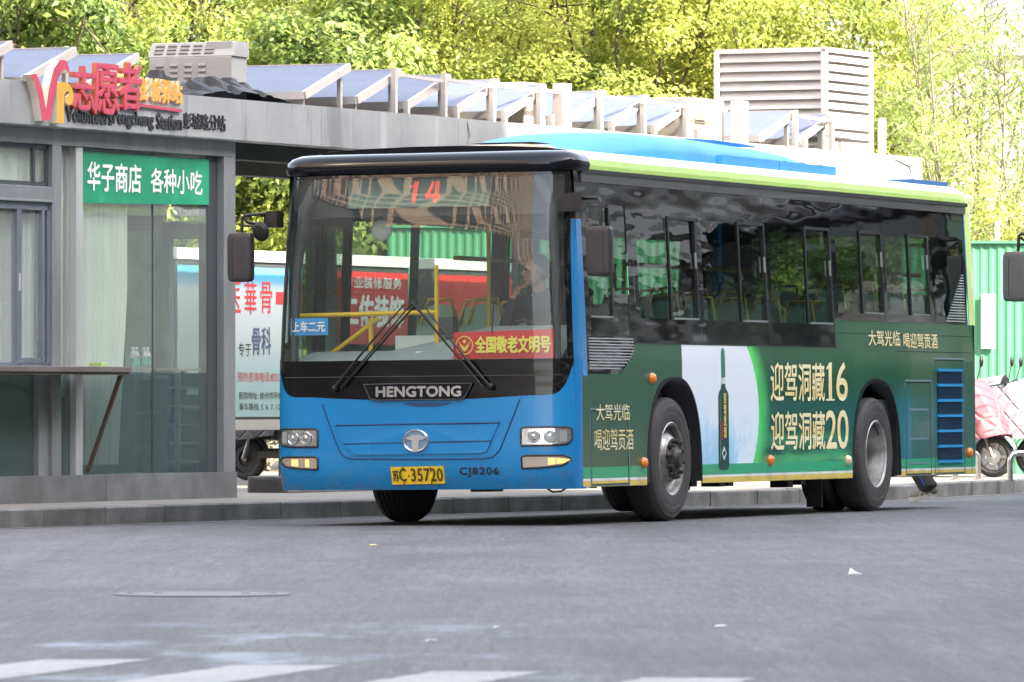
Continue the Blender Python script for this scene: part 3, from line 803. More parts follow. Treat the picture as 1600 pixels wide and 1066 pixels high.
    for k in range(11):
        z = 1.225 + k * .0235; xr = -1.36 if k > 5 else -1.02 - .34 * (k / 6) ** .6
        v.bar(SP(-.345, z, .003), SP(xr, z, .003), .008, .009, 1)
    v.build('vent_grille', [grille_m, M('vent_slat', (.55, .57, .58), .4, .4)], cw)
    # --- passenger windows
    P = [(-1.46, -3.02, -1.56, -2.24, -2.30, -2.95), (-3.02, -4.74, -3.11, -3.97, -4.02, -4.68), (-4.74, -6.48, -4.83, -5.70, -5.76, -6.42),
         (-6.48, -7.92, -6.60, -7.22, -7.27, -7.87), (-7.92, -9.27, -8.0, -8.60, -8.65, -9.21), (-9.27, -10.37, -9.34, -10.30, 0, 0)]
    for i, (xa, xb, fa, fb, sa, sb) in enumerate(P):
        zb = 1.43 if i < 3 else 1.665
        za = 1.63 if i < 3 else 1.735
        zt = 2.45
        xsb = [xa - .004, fa, fb, xb + .004] + ([sa, sb] if sa else [])
        mb = MB()
        mb.cells(xsb, [zb + .004, za, zt, 2.688], yq, lambda u, v: za < v < zt and (fb < u < fa or (sa and sb < u < sa)))
        w = mb.build('window', [black_gloss], bus)
        g = MB(); g.cells([fa, fb], [za, zt], lambda u, v: SP(u, v, -.006))
        if sa: g.cells([sa, sb], [za, zt], lambda u, v: SP(u, v, -.016))
        g.build('glass', [win_glass], w)
        s = MB()
        if sa:
            for a, b in (((sa, za), (sa, zt)), ((sb, za), (sb, zt)), ((sa, zt), (sb, zt))): s.bar(SP(*a, -.004), SP(*b, -.004), .026, .026, 0)
            s.bar(SP(sa - .03, za + .005, .006), SP(sb + .03, za + .005, .006), .02, .016, 1)
            s.bar(SP(sb + .01, za + .42, .004), SP(sb + .01, za + .55, .004), .012, .014, 1)
            s.build('sliding_sash', [blk, silver], w)
        else:
            for k in range(18):
                z = 1.69 + k * .025; s.cells([-10.29, -9.70 - .55 * (k / 18)], [z, z + .010], lambda u, v: SP(u, v, .002), m=0)
            s.build('printed_stripes', [M('stripe_grey', (.33, .40, .40), .5)], w)
    # --- far side (kerb side), seen through the glass
    mb = MB(); doors = ((-.30, -1.45), (-4.95, -6.35))
    xs = [-.2, -.30, -1.45, -1.55, -2.8, -3.0, -4.65, -4.95, -6.35, -6.5, -7.9, -8.0, -9.4, -9.55, -10.45]
    def hole(u, v):
        for a, b in doors:
            if b < u < a: return .5 < v < 2.45
        return 1.45 < v < 2.45 and not any(b < u < a for a, b in ((-1.45, -1.55), (-2.8, -3.0), (-4.65, -4.95), (-6.35, -6.5), (-7.9, -8.0), (-9.4, -9.55), (-9.55, -11)))
    mb.cells(xs, [.30, .5, 1.45, 2.45, 2.79], lambda u, v: SL(u, v), hole)
    mb.build('kerb_side_panel', [M('kerb_side_green', (.05, .16, .09), .4)], bus)
    g = MB(); g.cells([-.2, -10.4], [1.40, 2.5], lambda u, v: SL(u, v, -.01)); g.build('kerb_side_glass', [win_glass_l], bus)
    for a, b in doors:
        d = MB(); n = 2; wdt = (a - b) / n
        for k in range(n):
            xa = a - k * wdt; xb = xa - wdt
            y = -1.278
            for q, r in (((xa - .03, .36), (xa - .03, 2.42)), ((xb + .03, .36), (xb + .03, 2.42)), ((xa, .38), (xb, .38)), ((xa, 2.42), (xb, 2.42)), ((xa, 1.2), (xb, 1.2))):
                d.bar((q[0], y + .065 * (q[1] > 2), q[1]), (r[0], y + .065 * (r[1] > 2), r[1]), .05, .06)
        dd = d.build('door', [blk], bus)
        g = MB(); g.cells([a - .03, b + .03], [.4, 1.3, 2.42], lambda u, v: SL(u, v, .005)); g.build('door_glass', [win_glass_l], dd)
    # --- rear
    mb = MB(); mb.cells([-1.165, -.9, .9, 1.165], [.33, 1.7, 2.5, 2.78], lambda u, v: (-10.60, u, v), lambda u, v: abs(u) < .9 and 1.7 < v < 2.5)
    mb.grid(lambda u, v: (-10.50 - .10 * math.sin(u * math.pi / 2), -1.265 + .10 * (1 - math.cos(u * math.pi / 2)), .33 + 2.45 * v), 8, 4, 0)
    mb.build('rear_panel', [blue_paint], bus)
    mb = MB(); mb.box(-10.42, -10.45, -1.16, 1.16, .98, 1.68); mb.box(-10.42, -10.45, -1.16, 1.16, 2.5, 2.66); mb.box(-10.42, -10.45, .86, 1.16, 1.68, 2.5); mb.box(-10.42, -10.45, -1.16, -.86, 1.68, 2.5); mb.build('rear_lining', [int_grey], bus)
    g = MB(); g.cells([-.9, .9], [1.7, 2.5], lambda u, v: (-10.59, u, v)); g.build('rear_window', [win_glass], bus)
    mb = MB(); mb.box(-9.2, -10.25, .80, 1.10, 2.93, 2.975); mb.build('roof_vent', [M('vent_blue', (.02, .13, .34), .5)], bus)
    # --- roof unit and hatch
    def h(x): return float(np.interp(-x, [2.15, 2.35, 2.6, 2.9, 3.3, 4.6, 5.2, 5.6, 6.3, 6.9, 7.3, 7.45], [.0, .07, .135, .20, .23, .225, .215, .21, .19, .135, .05, .0]))
    def hw_(x): return float(np.interp(-x, [2.15, 2.6, 3.2, 4, 7.0, 7.45], [.45, .66, .84, .95, .95, .85]))
    mb = MB()
    def ac(u, v):
        x = -2.15 - 5.3 * u; a = math.pi * v; w = hw_(x)
        y = w * math.copysign(abs(math.cos(a)) ** .55, math.cos(a)); z = 2.955 - .03 * abs(math.cos(a)) + (h(x) + .02) * abs(math.sin(a)) ** .5
        return (x, y, z)
    mb.grid(ac, 60, 22, 0)
    mb.box(-4.3, -5.75, .90, 1.0, 2.93, 3.03); mb.box(-5.77, -7.3, .90, 1.0, 2.93, 3.025)
    a = mb.build('air_conditioner', [ac_blue], bus)
    g = MB()
    for k in range(16):
        x = -4.9 - k * .07
        g.bar((x, .45, 2.955 + h(x) + .022), (x, .72, 2.955 + h(x) + .004), .03, .012)
    for k in range(6): g.box(-4.5 - k*.5, -4.505 - k*.5, .86, .98, 3.02, 3.035)
    g.build('vent', [M('ac_vent_blue', (.05, .28, .66), .5)], a)
    mb = MB(); mb.grid(lambda u, v: (-1.45 - .30 * (math.copysign(abs(math.cos(2*math.pi*u)) ** .45, math.cos(2*math.pi*u))) * min(1, 1.06 - v**6), .20 + .32 * (math.copysign(abs(math.sin(2*math.pi*u)) ** .45, math.sin(2*math.pi*u))) * min(1, 1.06 - v**6), 2.97 + .075 * v), 40, 8, 0)
    mb.add([(-1.2, -.08, 3.042), (-1.2, .48, 3.042), (-1.70, .48, 3.042), (-1.70, -.08, 3.042)], [[0, 1, 2, 3]], 0)
    mb.build('roof_hatch', [beige_p], bus)
    mb = MB(); mb.tube([(-.30, -1.0, 2.93), (-.32, -.9, 2.955), (-.34, -.4, 2.965), (-.36, -.2, 2.96)], .010, 6); mb.build('cable', [blk], bus)
    # --- wheels and underside
    wheel(bus, -2.30, 1.112, 1, 'front'); wheel(bus, -2.30, -1.08, -1, 'front')
    for s in (1, -1):
        wheel(bus, -7.63, 1.112 * s if s > 0 else -1.08, s, 'rear'); wheel(bus, -7.63, .80 * s, s, 'front')
    mb = MB(); rng = random.Random(4)
    mb.box(-.25, -1.5, -1.1, 1.1, .40, .62); mb.box(-1.5, -10.2, -.5, .5, .36, .60); mb.box(-3.2, -6.6, -1.15, 1.15, .34, .6); mb.box(-8.5, -10.3, -1.1, 1.1, .30, .6)
    mb.tube([(-2.3, -1.0, .46), (-2.3, 1.0, .46)], .07, 8); mb.tube([(-7.63, -1.0, .5), (-7.63, 1.0, .5)], .11, 8); mb.sphere((-7.63, 0, .48), .22)
    for y, z, w in ((.34, .262, .09), (.72, .285, .12), (.95, .28, .07), (1.16, .285, .06), (.5, .30, .14), (.84, .305, .16)): mb.box(-.30 - rng.random() * .3, -.62, y - w, y + w, z, .45)
    mb.tube([(-.4, .86, .30), (-.4, .93, .258), (-.4, 1.0, .262), (-.4, 1.06, .30)], .008, 6)
    for x, y in ((-3.15, 1.05), (-3.7, 1.1), (-4.2, 1.0), (-5.6, 1.05), (-6.1, 1.0), (-3.4, .9)): mb.box(x - .07, x + .07, y - .08, y + .08, .22 + .05 * rng.random(), .4)
    mb.build('chassis', [blk], bus)
    mb = MB(); mb.box(-6.47, -6.49, .98, 1.12, .05, .36); mb.build('mud_flap', [rubber], bus)
    # --- inside
    mb = MB(); mb.box(-.35, -10.4, -1.2, 1.2, .66, .74); mb.box(-6.4, -10.4, -1.2, 1.2, .74, .98); mb.build('floor', [int_dark], bus)
    mb = MB(); mb.box(-.45, -10.4, -1.17, 1.17, 2.66, 2.70)
    mb.build('ceiling_lining', [int_grey], bus)
    mb = MB(); mb.box(-.25, -.45, -1.1, 1.1, 2.44, 2.505); mb.box(-.27, -.48, -1.15, -.75, 2.5, 2.73); mb.box(-.27, -.48, .47, 1.15, 2.5, 2.73); mb.build('header_panel', [int_dark], bus)
    for s in (1, -1):
        mb = MB(); mb.tube([FP(1.135 * s, 1.25, -.06), FP(1.12 * s, 2.0, -.06), FP(1.06 * s, 2.5, -.06), FP(.93 * s, 2.72, -.07)], [.03, .035, .05, .06], 8); mb.build('windscreen_pillar', [int_dark], bus)
    mb = MB()
    mb.grid(lambda u, v: (float(FP((u * 2 - 1) * 1.12, 1.25, -.05)[0]) - .65 * v, (u * 2 - 1) * 1.12, 1.25 + .13 * math.sin(v * 2.0) + .20 * v * min(1, max(0, (u - .30) / .35))), 20, 8)
    mb.box(-.5, -.8, -1.1, 1.1, .74, 1.24); mb.box(-.6, -.9, .25, 1.05, 1.24, 1.34)
    mb.build('dashboard', [dash_grey], bus)
    mb = MB(); ring = [(-.88 + .21 * math.cos(q) * .45, .55 + .21 * math.sin(q), 1.42 + .21 * math.cos(q) * .9) for q in np.linspace(0, 2*math.pi, 25)]
    mb.tube(ring, .013, 6); mb.bar((-.88, .34, 1.42), (-.88, .76, 1.42), .03, .02); mb.bar((-.70, .55, 1.2), (-.88, .55, 1.42), .05, .05); mb.build('steering_wheel', [blk], bus)
    mb = MB(); mb.box(-1.15, -1.62, .30, .78, 1.15, 1.27); mb.obox((-1.68, .54, 1.55), (.05, 0, .01), (0, .23, 0), (-.06, 0, .32)); mb.obox((-1.76, .54, 1.97), (.04, 0, 0), (0, .13, 0), (0, 0, .10)); mb.box(-1.2, -1.55, .4, .7, .74, 1.15); mb.build('driver_seat', [int_dark], bus)
    mb = MB(); mb.box(-1.85, -1.88, .05, 1.15, .74, 1.75); mb.box(-1.85, -1.88, .05, .10, 1.75, 2.66); mb.build('cab_partition', [int_grey], bus)
    sp = [(x, y) for x in (-2.7, -3.55, -4.4, -5.25, -6.15, -7.0, -7.85, -8.7, -9.5) for y in (-.78, .78)]
    for x, y in sp:
        if y < 0 and (-6.5 < x < -4.6): continue
        zf = 1.17 if x > -6.4 else 1.32
        for q in (-.21, .21):
            mb = MB(); yy = y + q
            mb.grid(lambda u, v: (x - .02 + .43 * u, yy + .185 * (v * 2 - 1), zf + .42 - .44 + .02 * (2*v-1)**2 + .02 * u), 4, 4)
            mb.grid(lambda u, v: (x - .03 - .12 * u, yy + .185 * (v * 2 - 1) * (1 - .25 * max(0, u - .7) / .3), zf + .0 + .62 * u - .04 * (2*v-1)**2 * u), 8, 6)
            mb.grid(lambda u, v: (x - .06 - .12 * u, yy + .185 * (v * 2 - 1) * (1 - .25 * max(0, u - .7) / .3), zf + .0 + .62 * u - .04 * (2*v-1)**2 * u), 8, 6)
            mb.tube([(x - .10, yy - .15, zf + .45), (x - .17, yy - .10, zf + .66), (x - .17, yy + .10, zf + .66), (x - .10, yy + .15, zf + .45)], .014, 6, 1)
            mb.box(x, x + .3, yy - .03, yy + .03, zf - .3, zf - .02, 2)
            mb.build('seat', [seat_m, pole_y, int_dark], bus)
    for pts in ([(-.32, -1.18, 1.665), (-.36, -.02, 1.68)], [(-.36, -.02, 1.30), (-.36, -.02, 2.05)], [(-.45, -1.05, 1.30), (-.45, -.55, 1.64)], [(-.45, -.62, .75), (-.45, -.62, 1.64)], [(-1.5, -.02, .75), (-1.5, -.02, 2.66)],
                [(-3.1, .55, 2.10), (-4.68, .55, 2.10)], [(-4.80, .55, 2.10), (-6.25, .55, 2.10)], [(-6.7, .9, 1.83), (-9.0, .9, 1.83), (-9.25, .9, 2.1)], [(-9.2, .9, 2.12), (-10, .9, 2.12)], [(-3.0, .5, .75), (-3.0, .5, 2.1)], [(-6.0, .95, 1.2), (-6.0, .95, 1.75), (-6.1, .8, 1.85), (-6.2, .6, 1.75), (-6.2, .6, 1.2)],
                [(-5.0, -.5, .75), (-5.0, -.5, 2.66)], [(-2.1, -.55, 2.15), (-4.6, -.55, 2.15)]):
        mb = MB(); mb.tube(pts, .019, 8); mb.build('grab_pole', [pole_y], bus)
    mb = MB(); mb.tube([(-.42, -.50, 2.47), (-.40, -.50, 2.40)], .012, 6, 1); mb.sphere((-.40, -.50, 2.335), (.02, .095, .085), 0); mb.build('interior_mirror', [M('mirror_grey', (.42, .46, .42), .4), blk], bus)
    mb = MB(); mb.box(-.35, -.47, .0, .12, 1.50, 1.64); mb.tube([(-.40, .06, 1.3), (-.40, .06, 1.5)], .015, 6); mb.build('card_reader', [int_dark], bus)
    mb = MB(); mb.box(-.55, -.95, -.45, -.05, .74, 1.50); mb.build('fare_box', [int_light], bus)
    mb = MB(); mb.tube([FP(.60, 1.50, -.05), FP(.62, 1.9, -.05)], .006, 6); mb.build('cord', [blk], bus)
    mirror(bus, -1); mirror(bus, 1)
    return bus
BUS = make_bus()

# ------------------------------------------------------------------ people: one continuous surface from tapered limbs
def capsule(mb, p, q, r0, r1, n=12):
    p, q = np.asarray(p, float), np.asarray(q, float)
    mb.tube([p + (q - p) * k / 6 for k in range(7)], [r0 + (r1 - r0) * k / 6 for k in range(7)], n)
    mb.sphere(p, r0, 0, 12, 8); mb.sphere(q, r1, 0, 12, 8)
def fuse(o, vox=.012, it=4):
    m = o.modifiers.new('fuse', 'REMESH'); m.mode = 'VOXEL'; m.voxel_size = vox; m.use_smooth_shade = True
    s = o.modifiers.new('soft', 'SMOOTH'); s.factor = .5; s.iterations = it
    return o
def head_mb(mb, c, f, s=1.0):
    """c centre of the skull, f the way the face looks (unit, horizontal)"""
    c = np.asarray(c, float); f = nrm(f); r = np.cross(f, (0, 0, 1)); u = np.array([0, 0, 1.])
    P = lambda a, b, d: c + f * a * s + r * b * s + u * d * s
    mb.sphere(P(-.01, 0, .03), (.088 * s, .088 * s, .10 * s)); mb.sphere(P(.025, 0, -.04), (.068 * s, .068 * s, .082 * s))
    capsule(mb, P(.045, 0, -.085), P(.06, 0, -.10), .035 * s, .028 * s)
    capsule(mb, P(.085, 0, .02), P(.108, 0, -.025), .010 * s, .016 * s)      # nose
    mb.sphere(P(.088, 0, -.062), (.014 * s, .022 * s, .010 * s))              # lips
    for k in (-1, 1):
        mb.sphere(P(-.005, k * .088, -.005), (.018 * s, .012 * s, .032 * s))  # ears
        mb.sphere(P(.068, k * .034, .028), (.016 * s, .022 * s, .012 * s))    # brows
    return P
def hand_mb(mb, w, d, palm_n, s=1.0, curl=.5):
    """wrist w, pointing d, palm normal; five fingers"""
    w = np.asarray(w, float); d = nrm(d); n = nrm(palm_n); a = np.cross(d, n)
    for k in range(4): capsule(mb, w + a * (.027 - .018 * k) * s, w + d * .085 * s + a * (.032 - .021 * k) * s, .014 * s, .012 * s, 8)
    for k, l in enumerate((.072, .080, .074, .058)):
        b = w + d * .088 * s + a * (.032 - .021 * k) * s
        m = b + (d * math.cos(curl) + n * math.sin(curl)) * l * .5 * s; e = m + (d * math.cos(curl * 2.2) + n * math.sin(curl * 2.2)) * l * .5 * s
        capsule(mb, b, m, .0095 * s, .009 * s, 8); capsule(mb, m, e, .009 * s, .0075 * s, 8)
    b = w + d * .02 * s + a * .03 * s; m = b + (d * .6 + a * .7 + n * .3) * .042 * s; e = m + (d * .9 + a * .1 + n * .3) * .034 * s
    capsule(mb, b, m, .012 * s, .0105 * s, 8); capsule(mb, m, e, .0105 * s, .0085 * s, 8)

skin_m = Mat('skin', (.50, .29, .20), .5); skin_m.set('Subsurface Weight', .1); skin_m = skin_m.m
hair_m = M('hair', (.022, .018, .016), .5); coat_m = M('dark_jacket', (.018, .022, .032), .8, amt=.3, scale=12)
trous_m = M('dark_trousers', (.06, .055, .045), .75, amt=.4, scale=14); stripe_m = M('blue_stripe', (.03, .10, .45), .7)
shoe_m = M('trainer_white', (.60, .57, .50), .6, amt=.2, scale=20); shoe_d = M('trainer_olive', (.24, .21, .15), .7); eye_m = M('eye_dark', (.02, .015, .012), .2)

def bus_w(p):
    m = BUS.matrix_basis.copy(); v = m @ Vector(p); return np.array(v[:])

# driver: seated, face turned to the door side, chin resting on one hand
drv = bpy.data.objects.new('person', None); COL.objects.link(drv)
drv.matrix_basis = Matrix.LocRotScale(Vector(bus_w((-1.38, .52, 1.27))), BUS.rotation_euler.to_quaternion(), None); BASE['person'] = (-1.38, .52, 1.27)
tag(drv, 'driver in a dark jacket at the wheel of the bus, chin on his hand', 'person')
mb = MB(); H = np.array((-1.20, .50, 2.015)); P = head_mb(mb, H, (.45, -.9, 0), 1.02)
capsule(mb, H + (-.03, .01, -.06), (-1.27, .52, 1.80), .055, .06)
capsule(mb, (-1.32, .52, 1.70), (-1.38, .52, 1.36), .13, .14); capsule(mb, (-1.29, .34, 1.74), (-1.29, .70, 1.74), .075, .075)
E1, W1 = np.array((-1.00, .30, 1.52)), np.array((-1.06, .36, 1.80)); E2, W2 = np.array((-1.08, .78, 1.50)), np.array((-.92, .72, 1.50))
capsule(mb, (-1.29, .34, 1.73), E1, .055, .045); capsule(mb, E1, W1, .042, .030); hand_mb(mb, W1, (-.2, .42, .8), (-.6, .6, -.2), 1.0, .7)
capsule(mb, (-1.29, .70, 1.73), E2, .055, .045); capsule(mb, E2, W2, .042, .030); hand_mb(mb, W2, (.9, -.2, 0), (0, 0, -1), 1.0, .9)
for y in (.42, .62):
    capsule(mb, (-1.38, y, 1.34), (-.98, y, 1.32), .085, .065); capsule(mb, (-.98, y, 1.32), (-.92, y, .88), .06, .042); capsule(mb, (-.94, y, .84), (-.78, y, .80), .04, .035)
fuse(mb.build('body', [skin_m], drv))
mb = MB(); capsule(mb, (-1.32, .52, 1.70), (-1.38, .52, 1.34), .145, .155); capsule(mb, (-1.29, .33, 1.74), (-1.29, .71, 1.74), .088, .088)
capsule(mb, (-1.29, .34, 1.73), E1, .07, .06); capsule(mb, E1, E1 + (W1 - E1) * .85, .058, .045); capsule(mb, (-1.29, .70, 1.73), E2, .07, .06); capsule(mb, E2, E2 + (W2 - E2) * .85, .058, .045)
capsule(mb, (-1.27, .52, 1.82), (-1.28, .52, 1.78), .075, .085)
fuse(mb.build('jacket', [coat_m], drv), .014)
mb = MB()
for y in (.42, .62): capsule(mb, (-1.38, y, 1.34), (-.98, y, 1.32), .098, .078); capsule(mb, (-.98, y, 1.32), (-.925, y, .92), .075, .058)
fuse(mb.build('trousers', [trous_m], drv), .014)
mb = MB(); mb.sphere(P(-.022, 0, .045), (.093, .093, .094)); mb.sphere(P(-.045, 0, .0), (.068, .075, .085)); fuse(mb.build('hair', [hair_m], drv), .012)
mb = MB()
for k in (-1, 1): mb.sphere(P(.082, k * .034, .008), .011, 0, 8, 6)
mb.build('eyes', [eye_m], drv)

# pedestrian behind the bus, walking to the left of the photograph
px0, py0 = 3.80, 66.6
ped = WF.thing('person', 'person walking behind the bus, dark trousers with a blue stripe and pale trainers', 'person', (px0, py0, -.015))
pv = np.array((px0, py0, .90)); g0 = -.015
hipF, kneeF, ankF = pv + (-.0, .09, -.02), np.array((px0 - .17, py0 + .09, .50)), np.array((px0 - .33, py0 + .09, .075))
hipB, kneeB, ankB = pv + (0, -.09, -.02), np.array((px0 + .08, py0 - .09, .47)), np.array((px0 + .29, py0 - .09, .105))
mb = MB(); capsule(mb, pv, pv + (-.02, 0, .22), .13, .13); capsule(mb, pv + (-.02, 0, .22), pv + (-.03, 0, .46), .13, .14); capsule(mb, pv + (-.03, -.16, .50), pv + (-.03, .16, .50), .07, .07)
capsule(mb, pv + (-.03, 0, .5), pv + (-.045, 0, .66), .06, .055); HP = head_mb(mb, pv + (-.05, 0, .735), (-1, 0, 0))
for hp, kn, an in ((hipF, kneeF, ankF), (hipB, kneeB, ankB)):
    capsule(mb, hp, kn, .085, .060); capsule(mb, kn, an, .058, .038)
capsule(mb, ankF, ankF + (-.16, 0, -.035), .038, .03); capsule(mb, ankB, ankB + (-.13, 0, -.10), .038, .03)
for s, el, wr in ((-1, pv + (.12, -.25, .24), pv + (.02, -.26, .02)), (1, pv + (-.10, .25, .24), pv + (-.26, .24, .08))):
    capsule(mb, pv + (-.03, s * .19, .49), el, .05, .042); capsule(mb, el, wr, .04, .03); hand_mb(mb, wr, nrm(wr - el), (-.3, -s, 0), 1.0, .5)
fuse(mb.build('body', [skin_m], ped))
mb = MB()
for hp, kn, an in ((hipF, kneeF, ankF), (hipB, kneeB, ankB)):
    capsule(mb, hp, kn, .105, .085); capsule(mb, kn, an + (kn - an) * .14, .090, .092)
    mb.sphere(an + (kn - an) * .13 + np.array((.012, 0, 0)), (.098, .095, .05)); mb.sphere(an + (kn - an) * .30 + np.array((-.012, 0, 0)), (.094, .092, .05))
capsule(mb, pv + (0, -.06, 0), pv + (0, .06, 0), .13, .13); tr = mb.build('trousers', [trous_m], ped); fuse(tr, .013, 3)
mb = MB()
for hp, kn, an, s in ((hipB, kneeB, ankB, -1),):
    d = kn - an
    mb.bar(an + d * .10 + np.array((-.03, -.090, 0)), kn + np.array((-.03, -.092, 0)), .012, .022, 0, (0, 1, 0))
mb.build('stripe', [stripe_m], tr)
mb = MB(); capsule(mb, pv + (-.01, 0, .02), pv + (-.03, 0, .46), .165, .165); capsule(mb, pv + (-.03, -.17, .50), pv + (-.03, .17, .50), .085, .085)
for s, el, wr in ((-1, pv + (.12, -.25, .24), pv + (.02, -.26, .02)), (1, pv + (-.10, .25, .24), pv + (-.26, .24, .08))): capsule(mb, pv + (-.03, s * .19, .49), el, .068, .058); capsule(mb, el, el + (wr - el) * .9, .056, .045)
fuse(mb.build('jacket', [coat_m], ped), .014)
mb = MB(); mb.sphere(HP(-.022, 0, .045), (.093, .093, .094)); mb.sphere(HP(-.045, 0, 0), (.068, .075, .085)); fuse(mb.build('hair', [hair_m], ped), .012)
def shoe(an, heel_up, face=-1):
    mb = MB(); a = heel_up
    def pt(l, w, h):
        """l from toe 0 to heel .28"""
        l2 = l - .07
        zz = h + (math.sin(a) * max(0, l2)); xx = l if l2 < 0 else .07 + l2 * math.cos(a)
        return np.array((toe[0] + xx, toe[1] + w, g0 + zz))
    toe = np.array((an[0] - (.20 if a > .1 else .22), an[1], 0))
    for l, w, h, r in ((.045, 0, .045, .040), (.09, .006, .050, .044), (.14, .004, .062, .045), (.19, 0, .075, .048), (.24, 0, .070, .045)): mb.sphere(pt(l, w, h), (r * 1.15, r * .95, r))
    o = mb.build('shoe', [shoe_d], ped); fuse(o, .010, 3)
    s = MB(); ls = np.linspace(0, 1, 13)
    prof = [(l * .285 - .0, .044 * (math.sin(math.pi * min(1, l * .93 + .10)) ** .5) * (1 if l < .6 else .88)) for l in ls]
    top = [pt(l, w, .042) for l, w in prof] + [pt(l, -w, .042) for l, w in prof[::-1]]; bot = [pt(l, w, .0) for l, w in prof] + [pt(l, -w, .0) for l, w in prof[::-1]]
    k = len(top); s.add(top + bot, [[i, (i+1) % k, k + (i+1) % k, k + i] for i in range(k)] + [[i, i+1, k-2-i, k-1-i] for i in range(12)] + [[k+i+1, k+i, 2*k-1-i, 2*k-2-i] for i in range(12)], 0, False)
    s.build('sole', [shoe_m], o)
    st = MB()
    for l in (.10, .15, .2): st.bar(pt(l, -.040, .035), pt(l + .015, -.030, .085), .012, .004, 0, (0, 1, 0))
    st.build('side_band', [shoe_m], o)
shoe(ankF, .0); shoe(ankB, .24)

# ------------------------------------------------------------------ the second bus, of which only a mirror reaches into the picture
b2 = bpy.data.objects.new('bus', None); COL.objects.link(b2)
_rz = BUS.rotation_euler[2]
_u = np.array([math.sin(R(21.1)), math.cos(R(21.1)), 0]); _n = np.array([math.cos(R(21.1)), -math.sin(R(21.1)), 0])
b2.location = np.array((4.63, 63.0, 0)) + .15 * _u + 1.49 * _n + np.array((0, 0, .02)); b2.rotation_euler = (0, 0, _rz)
tag(b2, 'second bus at the right edge with only its grey wing mirror in view', 'bus')
_plain = {'side_panel', 'front_panel', 'windscreen_surround', 'windscreen', 'roof_cap', 'roof', 'window', 'wheel', 'wheel_arch', 'cab_window', 'rear_panel', 'kerb_side_panel', 'kerb_side_glass', 'chassis', 'floor', 'mirror', 'headlight', 'bonnet_panel', 'rear_pillar', 'gutter_trim', 'dashboard'}
for ch in list(BUS.children):
    if ch.name.split('.')[0] in _plain:
        c = copy_tree(ch, b2)
        if ch.name.startswith('side_panel'): c.material_slots[0].link = 'OBJECT'; c.material_slots[0].material = blue_paint
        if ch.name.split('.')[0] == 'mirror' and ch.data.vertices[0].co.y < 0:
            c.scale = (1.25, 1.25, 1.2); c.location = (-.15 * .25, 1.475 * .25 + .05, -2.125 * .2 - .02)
            c.data = c.data.copy(); c.data.materials[0] = M('mirror_sunlit', (.13, .12, .115), .6, amt=.2)  # lighter copy of the mirror plastic, sunlight put into its colour

# ------------------------------------------------------------------ ground: road with a slight fall to the kerb, pavement, kerb
KP = [(-14.4, 33.5), (-10.9, 40.0), (-7.45, 46.9), (-4.04, 53.5), (-2.06, 57.5), (-.72, 59.9), (.80, 62.6), (2.66, 66.0), (3.85, 68.6), (5.6, 74.2), (7.3, 80), (11.5, 94), (20, 122)]
KX = [p[0] for p in KP]; KY = [p[1] for p in KP]
def kx(y): return float(np.interp(y, KY, KX))
def kdir(y):
    a = np.array((kx(y + .8) - kx(y - .8), 1.6)); a /= np.linalg.norm(a); return a
asph = Mat('asphalt', (.085, .085, .088), .72)
f1 = asph.noise(220, 2, .7); f2 = asph.noise(1.2, 5, .65, (1, .35, 1)); f3 = asph.noise(30, 3, .7); f4 = asph.noise(.35, 3, .6, (1, .3, 1)); tracks = asph.noise(.5, 3, .5, (3.0, .12, 1))
g1 = asph.noise(1, 3, .75, (85, 5, 1)); g2 = asph.noise(1, 4, .7, (22, 1.1, 1)); g3 = asph.noise(1, 3, .6, (4, .16, 1))
base = asph.mix(f2.step(.3, .72), (.104, .103, .111), (.146, .145, .154))
base = asph.mix(f4.step(.45, .7) * .6, base, (.17, .166, .163))
base = asph.mix(g3.step(.42, .62) * .35, base, (.085, .083, .086)); base = asph.mix((g2.step(.50, .72) * .5).clamp(), base, (.205, .202, .21)); base = asph.mix((g2.step(.34, .5) * -1 + 1).clamp() * .45, base, (.06, .06, .063)); base = asph.mix((g1.step(.52, .74) * .65).clamp(), base, (.27, .265, .26)); base = asph.mix((g1.step(.30, .46) * -1 + 1).clamp() * .65, base, (.035, .035, .037))
base = asph.mix(tracks.step(.52, .7) * .35, base, (.05, .05, .053))
g4 = asph.noise(1, 4, .62, (.55, .11, 1)); base = asph.mix(g4.step(.47, .60) * .32, base, (.065, .064, .068))
base = asph.mix((f1.step(.58, .72) * .55).clamp(), base, (.22, .22, .22))
base = asph.mix((f1.step(.30, .42) * -1 + 1).clamp() * .6, base, (.025, .025, .027))
px_, py_, pz_ = asph.xyz()
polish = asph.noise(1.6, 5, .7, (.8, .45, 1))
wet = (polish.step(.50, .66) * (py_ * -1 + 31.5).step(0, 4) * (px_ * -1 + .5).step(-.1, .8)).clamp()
base = asph.mix((wet * asph.noise(90, 2, .7).step(.30, .65) * .7).clamp(), base, (.16, .21, .33))  # wet patches, with the sky's blue reflection painted into their colour
ck = asph.noise(2.4, 6, .7, dist=1.2); crack = ((ck - .5).abs() * -1 + .006).step(0, .006) * asph.noise(.3, 2).step(.56, .62)
base = asph.mix(crack * .7, base, (.02, .02, .02))
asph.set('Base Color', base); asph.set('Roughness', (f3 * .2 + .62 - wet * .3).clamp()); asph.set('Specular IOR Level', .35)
asph.bump(f1 * .7 + f3 * .6, .55, .008)
mb = MB(); ys = list(np.linspace(-60, 30, 10)) + list(np.linspace(33, 126, 60))
qs = [0, .5, 1.2, 2.0, 3.2, 4.0, 6, 30, 60]
def road_z(q): return float(np.interp(q, [0, 3.4, 4.2], [-.036, -.002, 0]))
vs = []
